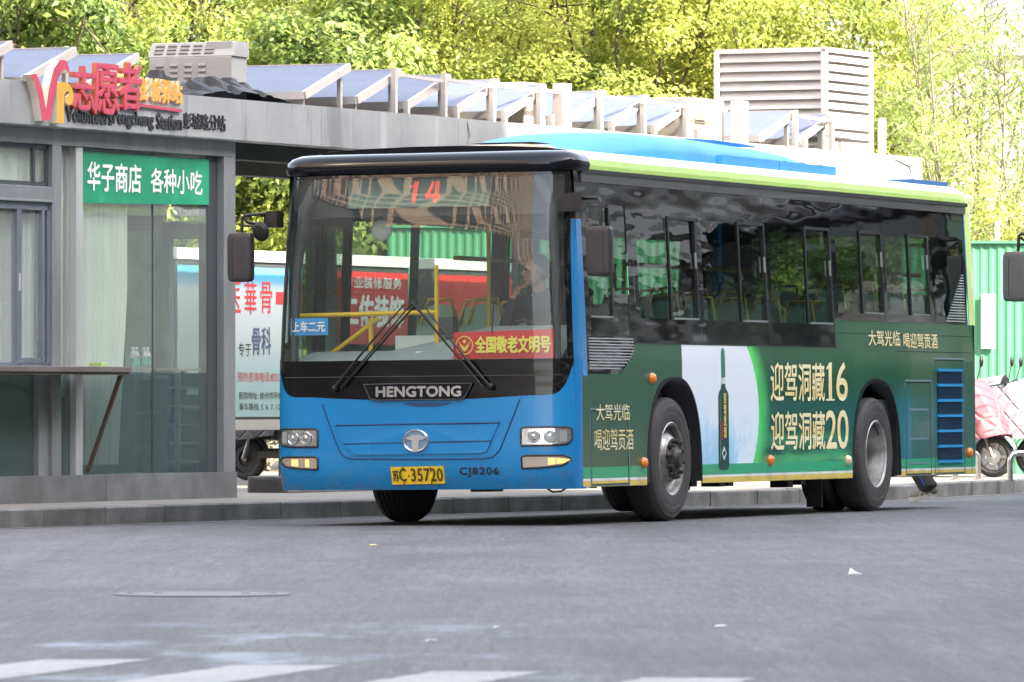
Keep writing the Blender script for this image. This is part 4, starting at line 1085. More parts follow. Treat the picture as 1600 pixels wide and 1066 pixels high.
for y in ys:
    x0 = kx(max(y, 33.5)) if y > 33.4 else -40
    nx = kdir(max(y, 34))
    for q in qs: vs.append((x0 + q / max(.6, nx[1]) if y > 33.4 else x0 + q * 1.9, y, road_z(q) if y > 33.4 else 0))
k = len(qs); mb.add(vs, [[i*k+j, i*k+j+1, (i+1)*k+j+1, (i+1)*k+j] for i in range(len(ys)-1) for j in range(k-1)], 0, False)
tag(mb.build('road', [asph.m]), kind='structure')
mb = MB(); mb.add([(-2500, -600, -.30), (2500, -600, -.30), (2500, 2800, -.30), (-2500, 2800, -.30)], [[0, 1, 2, 3]])
tag(mb.build('ground', [M('far_ground', (.16, .15, .13), .9, amt=.3, scale=.05)]), kind='structure')
pav = Mat('pavement', (.33, .31, .29), .75)
br = pav.nt.nodes.new('ShaderNodeTexBrick'); br.inputs['Scale'].default_value = 1.0; br.inputs['Mortar Size'].default_value = .012; br.inputs['Brick Width'].default_value = .6; br.inputs['Row Height'].default_value = .3
br.inputs['Color1'].default_value = (.20, .18, .16, 1); br.inputs['Color2'].default_value = (.25, .225, .20, 1); br.inputs['Mortar'].default_value = (.11, .10, .09, 1)
mp = pav.nt.nodes.new('ShaderNodeMapping'); mp.inputs['Rotation'].default_value = (0, 0, R(26)); pav.nt.links.new(pav.co(), mp.inputs[0]); pav.nt.links.new(mp.outputs[0], br.inputs['Vector'])
pn = pav.noise(2.5, 5, .65)
pav.set('Base Color', pav.mix(pn.step(.45, .75) * .5, br.outputs[0], (.15, .135, .12)))
mb = MB(); ys = list(np.linspace(33.6, 121, 80)); vs = []
for y in ys: vs += [(kx(y) - .12, y, .105), (kx(y) - 45, y, .105)]
mb.add(vs, [[2*i, 2*i+2, 2*i+3, 2*i+1] for i in range(len(ys)-1)])
tag(mb.build('pavement', [pav.m]), kind='structure')
kerb_m = Mat('kerb_granite', (.19, .185, .18), .7).worn(.55, 2.6, (.085, .083, .08), .35)
mb = MB(); rng = random.Random(5); s_len = .99; y = 40.0
while y < 100:
    d = kdir(y); y2 = y + s_len * d[1]
    a = np.array((kx(y), y)); b = np.array((kx(y2), y2)); t = (b - a) / np.linalg.norm(b - a); nn = np.array((t[1], -t[0])); j = rng.uniform(-.004, .004); g = .009
    a2, b2_ = a + t * g, b - t * g; zt = .112 + rng.uniform(-.003, .003)
    vs = []
    for off, z in ((.0, -.2), (.0, zt - .012), (-.012, zt), (-.16, zt), (-.16, -.2)):
        for p in (a2, b2_): vs.append((*(p + nn * (off + j)), z))
    mb.add(vs, [[0, 1, 3, 2], [2, 3, 5, 4], [4, 5, 7, 6], [6, 7, 9, 8], [0, 2, 4, 6, 8], [1, 9, 7, 5, 3]])
    y = y2
tag(mb.build('kerb', [kerb_m.m]), kind='structure')
# gutter strip of paler dust along the kerb foot
mb = MB(); vs = []; ys = list(np.linspace(42, 100, 90))
for y in ys:
    d = kdir(y); n2 = np.array((d[1], -d[0])); p = np.array((kx(y), y))
    w = .20 + .06 * math.sin(y * 1.7)
    vs += [(*(p + n2 * .004), -.031), (*(p + n2 * w), -.036 + w * .010 + .004)]
mb.add(vs, [[2*i, 2*i+1, 2*i+3, 2*i+2] for i in range(len(ys)-1)])
tag(mb.build('road_edge', [M('gutter_dust', (.20, .185, .165), .85, amt=.45, scale=6, dirt=(.10, .098, .095))]), kind='structure')
# zebra crossing: each bar a painted marking of the road
pnt = Mat('road_paint', (.62, .61, .59), .6); q = pnt.noise(40, 4, .7); q2 = pnt.noise(3, 4, .6)
pnt.set('Base Color', pnt.mix((q.step(.34, .56) * (q2.step(.30, .55) * .55 + .45)).clamp(), (.15, .15, .155), (.36, .35, .34)))
for k in range(-4, 9):
    o = np.array((-.614, 25.03)) + np.array((.74, -.575)) * k
    dr = np.array((-.235, -.972)); wd_ = np.array((-.41 * .99, -.055 * -.1))
    mb = MB(); rng = random.Random(k + 30); L = 4.2; n = 40
    vs = []
    for i in range(n + 1):
        p = o + dr * L * i / n; j = rng.uniform(-.012, .012)
        vs += [(p[0] + j, p[1] + (rng.uniform(-.03, .03) if i in (0, n) else 0), .002), (p[0] + wd_[0] + rng.uniform(-.012, .012), p[1] + wd_[1] + (rng.uniform(-.03, .03) if i in (0, n) else 0), .002)]
    mb.add(vs, [[2*i, 2*i+1, 2*i+3, 2*i+2] for i in range(n)])
    tag(mb.build('road_marking', [pnt.m]), kind='structure')
# manhole
mb = MB(); c = (-1.56, 34.15, .004)
mb.lathe([(0, .003), (.36, .003), (.365, -.003), (.385, -.003), (.39, .004), (.43, .004), (.45, .0)], c, (0, 0, 1), 40, [0, 1, 1, 0, 0, 2])
for k in (-.22, .22): mb.box(c[0]+k-.02, c[0]+k+.02, c[1]-.02, c[1]+.02, .0068, .0085, 1)
WF.solo(mb, 'manhole_cover', [M('cast_iron', (.145, .143, .145), .6, .0, amt=.35, scale=8), M('manhole_gap', (.05, .05, .05), .8), M('manhole_collar', (.19, .187, .185), .7, amt=.3)], 'round cast iron manhole cover set in the road', 'manhole cover', c)
paper = M('paper_white', (.80, .80, .80), .6)
for (x, y, s, a), lab in zip(((1.92, 37.9, .042, .4), (-.32, 27.4, .035, 1.2), (.9, 29.2, .03, .2), (-.05, 29.0, .035, 2.0), (-.93, 45.5, .03, .3)),
        ('small crumpled white paper scrap standing up on the open road at right', 'flat white scrap on the asphalt just beyond the crossing stripes', 'thin pale scrap lying flat on the asphalt right of the middle', 'pale torn scrap on the asphalt beyond the bluish wet marks', 'tiny yellowish leaf-sized scrap on the road before the kerb')):
    mb = MB(); ca, sa = math.cos(a), math.sin(a)
    tall = s * (.9 if x > 1 and y > 35 else .15)
    mb.add([(x - s, y, .006), (x + s * ca, y + s * sa * .5, .008), (x + s * .3, y + s, .012), (x - s * .7, y + s * .6, .006 + tall), (x - s * .1, y + s * .2, .010 + tall * .4)], [[0, 1, 4], [1, 2, 4], [2, 3, 4], [3, 0, 4]])
    WF.solo(mb, 'paper_scrap', [paper if y < 45 else yel_txt], lab, 'litter', (x, y, .004))

# ------------------------------------------------------------------ the station: glazed kiosk and its long canopy
S = Frame((-2.505, 60.621, 0), R(64.5))
fas = Mat('fascia_panel', (.36, .37, .38), .45, .3)
fx, fy, fz = fas.xyz(); st = fas.noise(3.0, 4, .65, (1, 1, .10)); st2 = fas.noise(1.0, 4, .6)
fc = fas.mix(st2.step(.3, .7), (.31, .31, .315), (.43, .425, .42)); fc = fas.mix((st.step(.58, .72) * .5).clamp(), fc, (.62, .62, .61)); fc = fas.mix(((st * -1 + .44).step(0, .1) * .5).clamp(), fc, (.17, .17, .175))
fas.set('Base Color', fc); fas = fas.m
alu = M('frame_grey', (.26, .265, .275), .45, .35, amt=.25, scale=4, stretch=(1, 1, .2))
alu_l = M('frame_pale', (.55, .55, .55), .4, .4, amt=.2, scale=4, stretch=(1, 1, .2))
alu_d = M('frame_dark', (.07, .075, .085), .45, .3)
plin = M('plinth_grey', (.15, .152, .16), .6, amt=.4, scale=2.2, bump=.1, dirt=(.085, .085, .085))
kglass = glass_mat('kiosk_glass', (.82, .88, .85), 1.0, .006, 1.2, .075, None, 0, ((.50, .53, .50), .27))  # pale diffuse layer imitates reflections on the panes
kglass_low = glass_mat('kiosk_glass_dusty', (.62, .70, .69), 1.0, .004, 1.2, .045, None, 0, ((.085, .115, .12), .58))
soff = M('soffit_dark', (.06, .062, .065), .7, amt=.3)
st_ = S.thing('bus_station', 'grey bus station with a glazed kiosk and a long flat canopy behind the bus', 'bus station', (0, 0, .105))
mb = MB(); mb.box(-9, .07, -.02, 3.0, .10, .335)
for x in (-2.35, -5.0, -7.6): mb.box(x - .003, x + .003, -.024, -.02, .11, .33)
mb.build('plinth', [plin], st_, .006)
mb = MB(); mb.box(-9, .074, 0, .18, 3.15, 3.33); mb.build('header_beam', [alu], st_, .004)
for x0, x1, y0, y1, z0, z1, m in ((-.146, .074, 0, .22, .335, 3.15, alu), (-3.26, -3.10, .0, .12, .335, 3.15, alu), (-2.81, -2.69, .02, .12, .335, 3.15, alu_l), (-.328, -.146, .07, .16, .335, 3.15, alu_d), (-6.5, -6.3, .0, .12, .335, 3.15, alu),
        (-.146, .074, 2.8, 3.0, .335, 3.15, alu), (-1.15, -1.05, 2.9, 3.0, .335, 3.15, alu_d), (-2.3, -2.2, 2.9, 3.0, .335, 3.15, alu_d), (-3.4, -3.3, 2.9, 3.0, .335, 3.15, alu_d), (-3.44, -3.26, .03, .1, .335, 1.20, alu)):
    mb = MB(); mb.box(x0, x1, y0, y1, z0, z1); mb.build('mullion', [m], st_, .004)
mb = MB(); mb.box(-9, -3.262, .0, .12, 2.66, 2.79); mb.box(-9, -3.262, -.015, 0, 2.655, 2.675); mb.build('transom', [alu], st_, .004)
for args in ((-6.3, -3.26, 2.79, 3.15), ):
    w = MB(); x0, x1, z0, z1 = args
    for a, b in (((x0, z0 + .02), (x1, z0 + .02)), ((x0, z1 - .02), (x1, z1 - .02)), ((x1 - .02, z0), (x1 - .02, z1)), ((x1 - .24, z0), (x1 - .24, z1))): w.bar((a[0], .06, a[1]), (b[0], .06, b[1]), .035, .04)
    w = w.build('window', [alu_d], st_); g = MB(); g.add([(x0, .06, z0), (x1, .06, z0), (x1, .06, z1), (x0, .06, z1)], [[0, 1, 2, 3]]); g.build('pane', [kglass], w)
w = MB()
for a, b, t in (((-6.3, 1.27), (-3.27, 1.27), .05), ((-6.3, 2.62), (-3.27, 2.62), .06), ((-3.285, 1.25), (-3.285, 2.65), .05), ((-3.38, 1.27), (-3.38, 2.6), .05), ((-3.79, 1.27), (-3.79, 2.6), .08), ((-4.9, 1.27), (-4.9, 2.6), .06), ((-3.75, 1.31), (-3.38, 1.31), .05)): w.bar((a[0], .05, a[1]), (b[0], .05, b[1]), .06, t)
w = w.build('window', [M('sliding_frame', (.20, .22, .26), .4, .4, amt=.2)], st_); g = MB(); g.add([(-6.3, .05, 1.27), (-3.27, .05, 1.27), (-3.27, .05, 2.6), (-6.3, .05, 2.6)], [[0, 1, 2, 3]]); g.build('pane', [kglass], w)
g = MB(); g.box(-3.81, -3.78, .01, .03, 1.9, 2.05); g.build('handle', [alu_l], w)
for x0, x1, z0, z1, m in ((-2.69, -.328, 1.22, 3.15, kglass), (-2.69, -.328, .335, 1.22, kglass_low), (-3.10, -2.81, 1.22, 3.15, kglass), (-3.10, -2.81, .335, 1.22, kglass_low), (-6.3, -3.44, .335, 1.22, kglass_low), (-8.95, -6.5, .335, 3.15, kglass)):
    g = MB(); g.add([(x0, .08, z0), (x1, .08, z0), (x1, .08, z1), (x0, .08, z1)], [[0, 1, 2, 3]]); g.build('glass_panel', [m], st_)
mb = MB(); mb.box(-1.345, -1.335, .07, .078, .335, 3.15); mb.build('glass_joint', [alu_d], st_)
for x0, x1 in ((-1.05, -.15), (-2.2, -1.15), (-3.3, -2.3)):
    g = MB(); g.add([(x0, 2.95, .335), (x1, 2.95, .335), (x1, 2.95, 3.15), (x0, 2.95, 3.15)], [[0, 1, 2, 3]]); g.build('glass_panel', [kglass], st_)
mb = MB(); mb.box(-9, -3.4, 2.9, 3.0, .335, 3.15); mb.box(-9, -8.9, 0, 3, .335, 3.15); mb.box(-3.3, -.15, 2.92, 2.98, 2.2, 2.34); mb.box(-2.2, -1.15, 2.93, 2.97, .335, 1.3); mb.build('back_wall', [M('kiosk_wall', (.30, .31, .30), .7, amt=.25)], st_)
mb = MB(); mb.box(-.04, .04, .68, 2.8, .335, 3.15); mb.box(-.05, .05, .22, .68, 2.42, 2.58); mb.box(-.05, .05, .62, .68, .335, 2.42); mb.box(-.05, .05, .22, .68, .335, .9); mb.build('end_wall', [M('end_wall_teal', (.17, .19, .19), .6, amt=.3)], st_)
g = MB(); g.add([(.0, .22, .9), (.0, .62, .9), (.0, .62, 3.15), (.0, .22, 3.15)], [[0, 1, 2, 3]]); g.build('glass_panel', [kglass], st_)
mb = MB(); mb.box(-.06, -.042, .75, 1.05, .9, 2.5); mb.box(-.06, -.042, 1.2, 1.7, 1.25, 2.35); mb.build('wall_panel', [M('wall_panel_grey', (.42, .45, .43), .5, amt=.3)], st_)
mb = MB(); mb.box(-9, 16.1, -.10, 3.3, 3.34, 3.52); mb.box(.2, 16, .6, .8, 3.18, 3.34); mb.box(.2, 16, 2.6, 2.8, 3.18, 3.34); mb.build('canopy_roof', [soff], st_)
mb = MB()
for xa, xb in ((-9, -5.2), (-5.2, -1.9), (-1.9, 1.5), (1.5, 4.36), (4.36, 7.9), (7.9, 11.0), (11.0, 13.4), (13.4, 16.1)): mb.box(xa + .003, xb - .003, -.13, -.10, 3.295, 3.66)
mb.box(-9, 16.1, -.10, .12, 3.60, 3.655); mb.box(-9, 16.1, -.12, -.02, 3.285, 3.293); mb.box(16.0, 16.1, -.1, 3.3, 3.295, 3.66); mb.box(-9, 16.1, 3.2, 3.3, 3.295, 3.66)
mb.tube([(4.55, -.135, 3.62), (4.60, -.14, 3.5), (4.57, -.135, 3.42)], .008, 5); mb.tube([(15.3, -.135, 3.62), (15.7, -.14, 3.56), (15.78, -.135, 3.46), (15.8, -.135, 3.33)], .010, 5)
mb.build('fascia', [fas], st_)
for x in (4.6, 9.2, 13.8):
    mb = MB(); mb.box(x - .11, x + .11, 1.35, 1.57, .105, 3.34); mb.build('column', [alu], st_, .01)
mb = MB(); mb.box(-6.5, -2.62, -.42, .0, 1.215, 1.262); mb.box(-6.5, -2.62, -.40, -.38, 1.19, 1.215)
sh = mb.build('counter_shelf', [M('counter_brown', (.16, .135, .125), .4, amt=.3)], st_, .004)
for x in (-2.72, -4.9):
    b = MB(); b.bar((x, -.37, 1.20), (x + .02, -.03, .36), .03, .03); b.build('brace', [M('rusty_brace', (.085, .045, .035), .6, amt=.4, scale=20)], sh)
# things in and on the kiosk
cur = Mat('curtain_cloth', (.80, .82, .76), .8); cur.set('Transmission Weight', 0); cur = cur.m
cur2 = M('curtain_lilac', (.70, .66, .70), .8)
def curtain(x0, x1, z0, z1, y, m, lab, n=7, tie=False, grp=None):
    mb = MB(); rng = random.Random(int(x0 * 100)); ph = rng.random() * 6
    def f(u, v):
        x = x0 + (x1 - x0) * u; w = .022 * math.sin(u * n * 6.28 + ph + .6 * math.sin(v * 2)) + .014 * math.sin(u * n * 15 + v)
        if tie: x = x0 + (x1 - x0) * u * (1 - .30 * max(0, v - .45) ** 1.0 * 1.2)
        return (x, y + w, z1 + (z0 - z1) * v)
    mb.grid(f, 90, 14); return S.solo(mb, 'curtain', [m], lab, 'curtain', ((x0 + x1) / 2, y, z0))
curtain(-2.50, -1.62, .42, 3.12, .17, cur, 'pale green curtain hanging behind the large kiosk pane under the green sign', 8, True)
curtain(-3.08, -2.62, 1.0, 3.12, .17, cur, 'narrow pale green curtain between the two kiosk mullions', 3)
curtain(-3.58, -3.02, 1.20, 2.64, .13, cur2, 'lilac grey curtain behind the right sash of the sliding window', 3)
curtain(-4.75, -3.48, 1.20, 2.64, .19, cur2, 'lilac grey curtain behind the left sash of the sliding window', 5)
curtain(-5.2, -3.2, 2.78, 3.13, .14, cur, 'gathered pale curtain in the high transom window', 9)
# green shop sign behind the glass
sg = S.thing('shop_sign', 'green shop sign with white characters behind the top of the kiosk pane', 'sign', (-1.5, .05, 2.7))
mb = MB(); mb.add([(-2.685, .052, 2.67), (-.335, .052, 2.715), (-.335, .052, 3.118), (-2.685, .052, 3.118)], [[0, 1, 2, 3]]); mb.box(-2.685, -.335, .053, .06, 2.72, 3.118)
gm = Mat('sign_green', (.01, .29, .14), .45); k = gm.noise(1.5, 3); gm.set('Base Color', gm.mix(k.step(.4, .65), (.008, .25, .125), (.02, .34, .18))); mb.build('board', [gm.m], sg)
f = lambda u, v: (u, .048, v)
for tx, a_, b_, c_, d_ in (('华子商店', -2.56, -1.60, 2.785, 3.03), ('各种小吃', -1.42, -.47, 2.80, 3.01)): t = MB(); text(t, tx, a_, b_, c_, d_, f, 0, .02); t.build('lettering', [white_txt], sg)
# raised sign over the fascia
vs_ = S.thing('station_sign', 'raised red and orange volunteer station letters on the kiosk fascia', 'sign', (-2.2, -.13, 3.3))
red3 = M('sign_red', (.56, .065, .115), .4, amt=.15, scale=6); red_side = M('sign_red_side', (.60, .16, .08), .5, amt=.3); org3 = M('sign_orange', (.85, .38, .05), .4, amt=.15); org_side = M('sign_side_cream', (.70, .62, .50), .5); blk3 = M('sign_black', (.03, .03, .035), .45)
f3d = lambda u, v, w: (u, -.13 - .075 * w, v)
mb = MB()
mb.prism([(-4.02, 3.71), (-3.90, 3.725), (-3.80, 3.60), (-3.735, 3.43), (-3.68, 3.62), (-3.60, 3.78), (-3.50, 3.855), (-3.40, 3.86), (-3.33, 3.79), (-3.335, 3.75), (-3.42, 3.79), (-3.52, 3.70), (-3.60, 3.52), (-3.655, 3.345), (-3.80, 3.33), (-3.86, 3.52), (-3.94, 3.66)], f3d, 0, 1); mb.build('emblem', [red3, org_side], vs_)
mb = MB()
th = np.linspace(2.6, -2.9, 16)
mb.prism([(-3.545, 3.32), (-3.545, 3.655), (-3.50, 3.67), (-3.36, 3.668), (-3.28, 3.62), (-3.255, 3.56), (-3.28, 3.50), (-3.34, 3.475), (-3.395, 3.50), (-3.395, 3.545), (-3.35, 3.56), (-3.33, 3.585), (-3.375, 3.60), (-3.42, 3.56), (-3.425, 3.32)], f3d, 0, 1); mb.build('emblem', [org3, org_side], vs_)
for ch, a, b, z0, z1 in (('志', -3.20, -2.83, 3.455, 3.82), ('愿', -2.84, -2.40, 3.43, 3.855), ('者', -2.40, -1.99, 3.49, 3.885)):
    mb = MB(); text3(mb, ch, a, b, z0, z1, lambda u, v, w: (u, -.13 - .045 * w, v), 0, 1, .022); mb.build('lettering', [red3, red_side], vs_)
f3o = lambda u, v, w: (u, -.13 - .03 * w, v)
for k, ch in enumerate('彭城驿站'): mb = MB(); text3(mb, ch, -2.0 + .198 * k, -1.82 + .198 * k, 3.575, 3.775 - .004 * k, f3o, 0, 1, .04); mb.build('lettering', [org3, org_side], vs_)
mb = MB(); mb.prism([(-2.42, 3.50), (-2.0, 3.52), (-1.23, 3.500), (-1.23, 3.525), (-2.0, 3.545), (-2.42, 3.52)], f3o, 0, 1); mb.build('underline', [red3, red_side], vs_)
f3e = lambda u, v, w: (u, -.13 - .015 * w, v)
for wd_t, a, b, z in (('Volunteers', -3.27, -2.46, 3.345), ('Pengcheng', -2.44, -1.72, 3.325), ('Station', -1.66, -1.20, 3.345)): mb = MB(); text3(mb, wd_t, a, b, z, z + (.13 if 'g' not in wd_t else .15), f3e, 0, 0, .03); mb.build('lettering', [blk3], vs_)
for k, ch in enumerate('彭城路分站'): mb = MB(); text3(mb, ch, -1.16 + .158 * k, -1.015 + .158 * k, 3.365, 3.50, f3e, 0, 0, .015); mb.build('lettering', [blk3], vs_)
# bottles, box, rack, boards inside the kiosk
wat = glass_mat('bottle_plastic', (.78, .86, .88), 1.0, 0, 1, .10, None, .05, ((.7, .78, .8), .25)); lab_m = M('bottle_label', (.15, .45, .35), .5)
for i, (x, y) in enumerate(((-1.20, .35), (-1.10, .37), (-1.05, .32), (-.93, .35))):
    t = S.thing('water_bottle', 'clear water bottle with a teal label standing in the kiosk window', 'bottle', (x, y, 1.20), 'water bottles in the kiosk window')
    mb = MB(); mb.lathe([(0, .002), (.032, .0), (.034, .06), (.031, .07), (.034, .17), (.018, .21), (.013, .225)], (x, y, 1.20), (0, 0, 1), 16); mb.build('body', [wat], t)
    mb = MB(); mb.lathe([(.0352, .08), (.0352, .15)], (x, y, 1.20), (0, 0, 1), 16); mb.build('label', [lab_m], t)
    mb = MB(); mb.lathe([(.015, .222), (.015, .245), (0, .246)], (x, y, 1.20), (0, 0, 1), 12); mb.build('cap', [white_p], t)
t = MB(); t.box(-1.45, -.80, .20, .50, 1.16, 1.198); t.box(-1.45, -1.41, .20, .50, .335, 1.16); t.box(-.84, -.80, .20, .5, .335, 1.16); t.box(-1.41, -.84, .47, .5, .335, 1.16)
for z in (.55, .85): t.box(-1.41, -.84, .21, .47, z, z + .025)
S.solo(t, 'side_table', [M('table_teal', (.12, .17, .17), .5, amt=.3)], 'dark teal side table behind the kiosk glass carrying the water bottles', 'table', (-1.1, .35, .335))
t = MB(); t.box(-2.95, -2.83, -.30, -.18, 1.263, 1.30); S.solo(t, 'snack_box', [M('box_green', (.10, .38, .12), .5, amt=.5, scale=30, dirt=(.6, .5, .2))], 'small green and yellow box lying on the counter shelf', 'box', (-2.9, -.24, 1.262), bevel=.004)
rk = S.thing('shelf_rack', 'metal shelf rack with dark panels inside the right end of the kiosk', 'rack', (-.4, .3, .335))
mb = MB()
for x in (-.72, -.08):
    for y in (.16, .44): mb.box(x - .02, x + .02, y - .02, y + .02, .335, 1.26)
for z in np.linspace(.42, 1.24, 6): mb.box(-.70, -.10, .145, .455, z, z + .022)
mb.build('frame', [M('rack_metal', (.42, .42, .38), .5, .3, amt=.3)], rk)
mb = MB(); mb.box(-.69, -.11, .43, .45, .36, 1.24)
rng = random.Random(2)
for z in np.linspace(.42, 1.24, 6)[:-1]: mb.box(-.68, -.12, .18, .42, z + .025, z + .11 + .03 * rng.random())
mb.build('shelf_goods', [M('rack_dark', (.05, .075, .08), .6, amt=.4)], rk)
for (x0, x1, y, z0, z1, m), lab in zip(((-2.97, -2.87, .14, .345, 1.05, white_p), (-3.07, -3.02, .2, .345, 1.75, alu_l)), ('white board offcut leaning low behind the narrow kiosk pane', 'thin metal pole leaning behind the narrow kiosk pane')):
    t = MB(); t.bar(((x0 + x1) / 2 - .02, y, z0), ((x0 + x1) / 2 + .02, y + .04, z1), x1 - x0, .02, 0, (0, 1, 0)); S.solo(t, 'leaning_board' if x0 > -3 else 'leaning_pole', [m], lab, 'board' if x0 > -3 else 'pole', ((x0 + x1) / 2, y, z0))
mb = MB(); mb.box(-6.2, -3.4, .5, 1.3, .335, 1.1); mb.box(-6.2, -3.4, .5, 1.3, 1.1, 1.14, 1); S.solo(mb, 'cabinet', [M('cabinet_grey', (.16, .18, .19), .6, amt=.3), int_light], 'grey cabinet inside the kiosk behind the dusty low glass', 'cabinet', (-4.8, .9, .335))

# ------------------------------------------------------------------ on the station roof
pv_cell = Mat('solar_cells', (.035, .05, .11), .3, 0, .35)
cx, cy, cz = pv_cell.xyz()
ln = ((cy * 6.0).op('FRACT') - .5).abs().gt(.485); ln2 = ((cx * 4.2).op('FRACT') - .5).abs().gt(.488)
dust = pv_cell.noise(3, 4, .6)
bc = pv_cell.mix(((ln + ln2).clamp() * .35).clamp(), (.05, .065, .13), (.35, .38, .45)); pv_cell.set('Base Color', pv_cell.mix(dust.step(.3, .75) * .30 + .50, bc, (.125, .14, .19))); pv_cell.set('Roughness', (dust * .3 + .28).clamp()); pv_cell = pv_cell.m
pv_fr = M('panel_frame_white', (.42, .41, .40), .5, amt=.15, scale=5, dirt=(.55, .48, .42))
def solar(x, y0, y1, z, idx, post, lab):
    t = S.thing('solar_panel', lab, 'solar panel', (x, y0, 3.66), 'solar panels along the station roof')
    L, rise = .92, .30; d = nrm((L, 0, rise)); n = np.array((-d[2], 0, d[0])); ln_ = math.hypot(L, rise)
    def P(a, y, h): return np.array((x, y, z)) + d * a + n * h
    mb = MB(); mb.add([P(.0, y0 + .03, .03), P(ln_, y0 + .03, .03), P(ln_, y1 - .03, .03), P(0, y1 - .03, .03)], [[0, 1, 2, 3]]); mb.build('glass', [pv_cell], t)
    mb = MB()
    for a, b in ((P(0, y0, 0), P(ln_, y0, 0)), (P(0, y1, 0), P(ln_, y1, 0))): mb.bar(a, b, .035, .075)
    for a, b in ((P(0, y0, 0), P(0, y1, 0)), (P(ln_, y0, 0), P(ln_, y1, 0))): mb.bar(a, b, .035, .072)
    mb.add([P(0, y0, -.03), P(ln_, y0, -.03), P(ln_, y1, -.03), P(0, y1, -.03)], [[3, 2, 1, 0]]); mb.build('frame', [pv_fr], t)
    mb = MB()
    for y in (y0 + .06, y1 - .1):
        for b in ((x + L - .10, x + L - .06, y - .02, y + .02, 3.655, z + rise - .06), (x + .05, x + .09, y - .02, y + .02, 3.655, z + .0)): mb = MB(); mb.box(*b); mb.build('leg', [pv_fr], t)
    if post:
        mb = MB(); mb.box(x + post - .026, x + post + .026, y0 - .09, y0 - .04, 3.655, z + rise + .03); mb.bar((x + post, y0 - .07, z + rise - .03), (x + post + 1.02, y0 - .07, z + rise - .05), .03, .03)
        mb.build('support', [pv_fr], t)
        mb = MB(); mb.box(x + post + .22, x + post + .27, y0 - .10, y0 - .05, 3.655, z + .03); mb.build('support', [pv_fr], t)
xs = [1.896 + 1.07 * k for k in range(5)] + [7.60 + .0, 8.65, 9.72]
desc = ['wide bluish solar panel standing just right of the grey roof unit', 'bluish solar panel second to the right of the grey roof unit', 'pale solar panel third to the right of the grey roof unit', 'pale solar panel fourth to the right of the grey roof unit', 'pale solar panel just left of the hidden cream unit above the bus front',
        'pale solar panel just right of the gap above the bus front corner', 'pale solar panel above the blue roof unit of the bus', 'pale solar panel just left of the cream unit with small vents']
for i, x in enumerate(xs): solar(x, .25 if i else .25, 1.95, 3.785 - .004 * i, i, (1.66 if i == 0 else .66) if i else 0, desc[i])
for x, dsc in ((12.35, 'solar panel with visible cells in front of the big louvred box, left one'), (13.35, 'solar panel with visible cells in front of the big louvred box, right one')): solar(x, .20, 1.6, 3.75, 0, .78, dsc)
for x, dsc in ((-2.25, 'shaded solar panel over the kiosk just behind the red sign letters'), (-3.38, 'shaded solar panel over the kiosk, behind the red and orange emblem'), (-4.5, 'shaded solar panel at the left edge of the picture over the kiosk')): solar(x + .35, .42, 2.1, 3.71, 0, 0, dsc)
ac_g = M('roof_unit_grey', (.40, .385, .375), .5, amt=.15, scale=4); ac_l = M('roof_unit_slot', (.12, .12, .12), .6)
a = S.thing('air_conditioner', 'grey louvred roof unit standing over the right end of the kiosk', 'roof unit', (.6, .5, 3.66))
mb = MB(); mb.box(.60, .90, .32, 1.17, 3.66, 4.09); mb.prism([(.60, 4.09), (.90, 4.09), (.90, 4.225), (.68, 4.225)], lambda u, v, w: (u, .30 + .88 * w, v), 0)
mb.box(.64, .86, .34, .60, 4.10, 4.228); mb.build('casing', [ac_g], a, .008)
for k in range(4):
    mb = MB(); y = .62 + k * .145
    for j in range(5): z = 3.80 + j * .052; mb.box(.588, .60, y - .035, y + .035, z, z + .020); mb.box(.585, .60, y - .035, y + .035, z - .010, z, 1)
    mb.build('vent', [alu_l, ac_l], a)
for k in range(5):
    mb = MB(); y = .56 + k * .13
    for j in range(3): z = 4.125 + j * .035; mb.box(.595 + .55 * (z - 4.09), .63 + .55 * (z - 4.09), y - .045, y + .045, z, z + .014); mb.box(.59 + .55 * (z - 4.09), .63 + .55 * (z - 4.09), y - .045, y + .045, z - .010, z, 1)
    mb.build('vent', [alu_l, ac_l], a)
tarp = M('tarpaulin_black', (.020, .020, .023), .55, amt=.4, scale=6)
mb = MB(); rng = random.Random(9); hh = np.array([[rng.random() for _ in range(9)] for _ in range(15)])
def tf(u, v):
    i, j = min(13, int(u * 14)), min(7, int(v * 8)); h_ = hh[i][j] * .5 + hh[i+1][j] * .25 + hh[i][j+1] * .25
    return (-.75 + 1.75 * u, -.10 + 1.2 * v, 3.665 + (.26 * h_ + .05) * math.sin(math.pi * min(1, max(0, u * 1.02))) ** .4 * (.3 + .7 * min(1, v * 4)))
mb.grid(tf, 42, 24, 0, False); S.solo(mb, 'tarpaulin', [tarp], 'crumpled black tarpaulin lying on the roof edge under the grey unit', 'tarpaulin', (0, .3, 3.66))
cream = M('cream_metal', (.66, .56, .46), .5, amt=.12); 
for x, y0, ln2_, lab in ((10.82, .35, .92, 'cream metal roof unit with small vents left of the big louvred box'), (7.05, .45, .5, 'cream metal roof unit half hidden behind the solar panels above the bus front')):
    t = S.thing('roof_unit', lab, 'roof unit', (x, y0, 3.66)); mb = MB(); mb.box(x, x + ln2_, y0, y0 + .60, 3.66, 4.13); mb.build('casing', [cream], t, .01)
    vm = M('vent_shadow', (.18, .15, .12), .6)
    for k in range(2):
        mb = MB()
        for j in range(5): mb.box(x - .006, x, y0 + .16 + k * .28, y0 + .28 + k * .28, 3.88 + j * .035, 3.90 + j * .035)
        mb.build('vent', [vm], t)
    mb = MB()
    for j in range(5): mb.box(x + .15, x + .40, y0 - .006, y0, 3.85 + j * .035, 3.87 + j * .035)
    mb.build('vent', [vm], t)
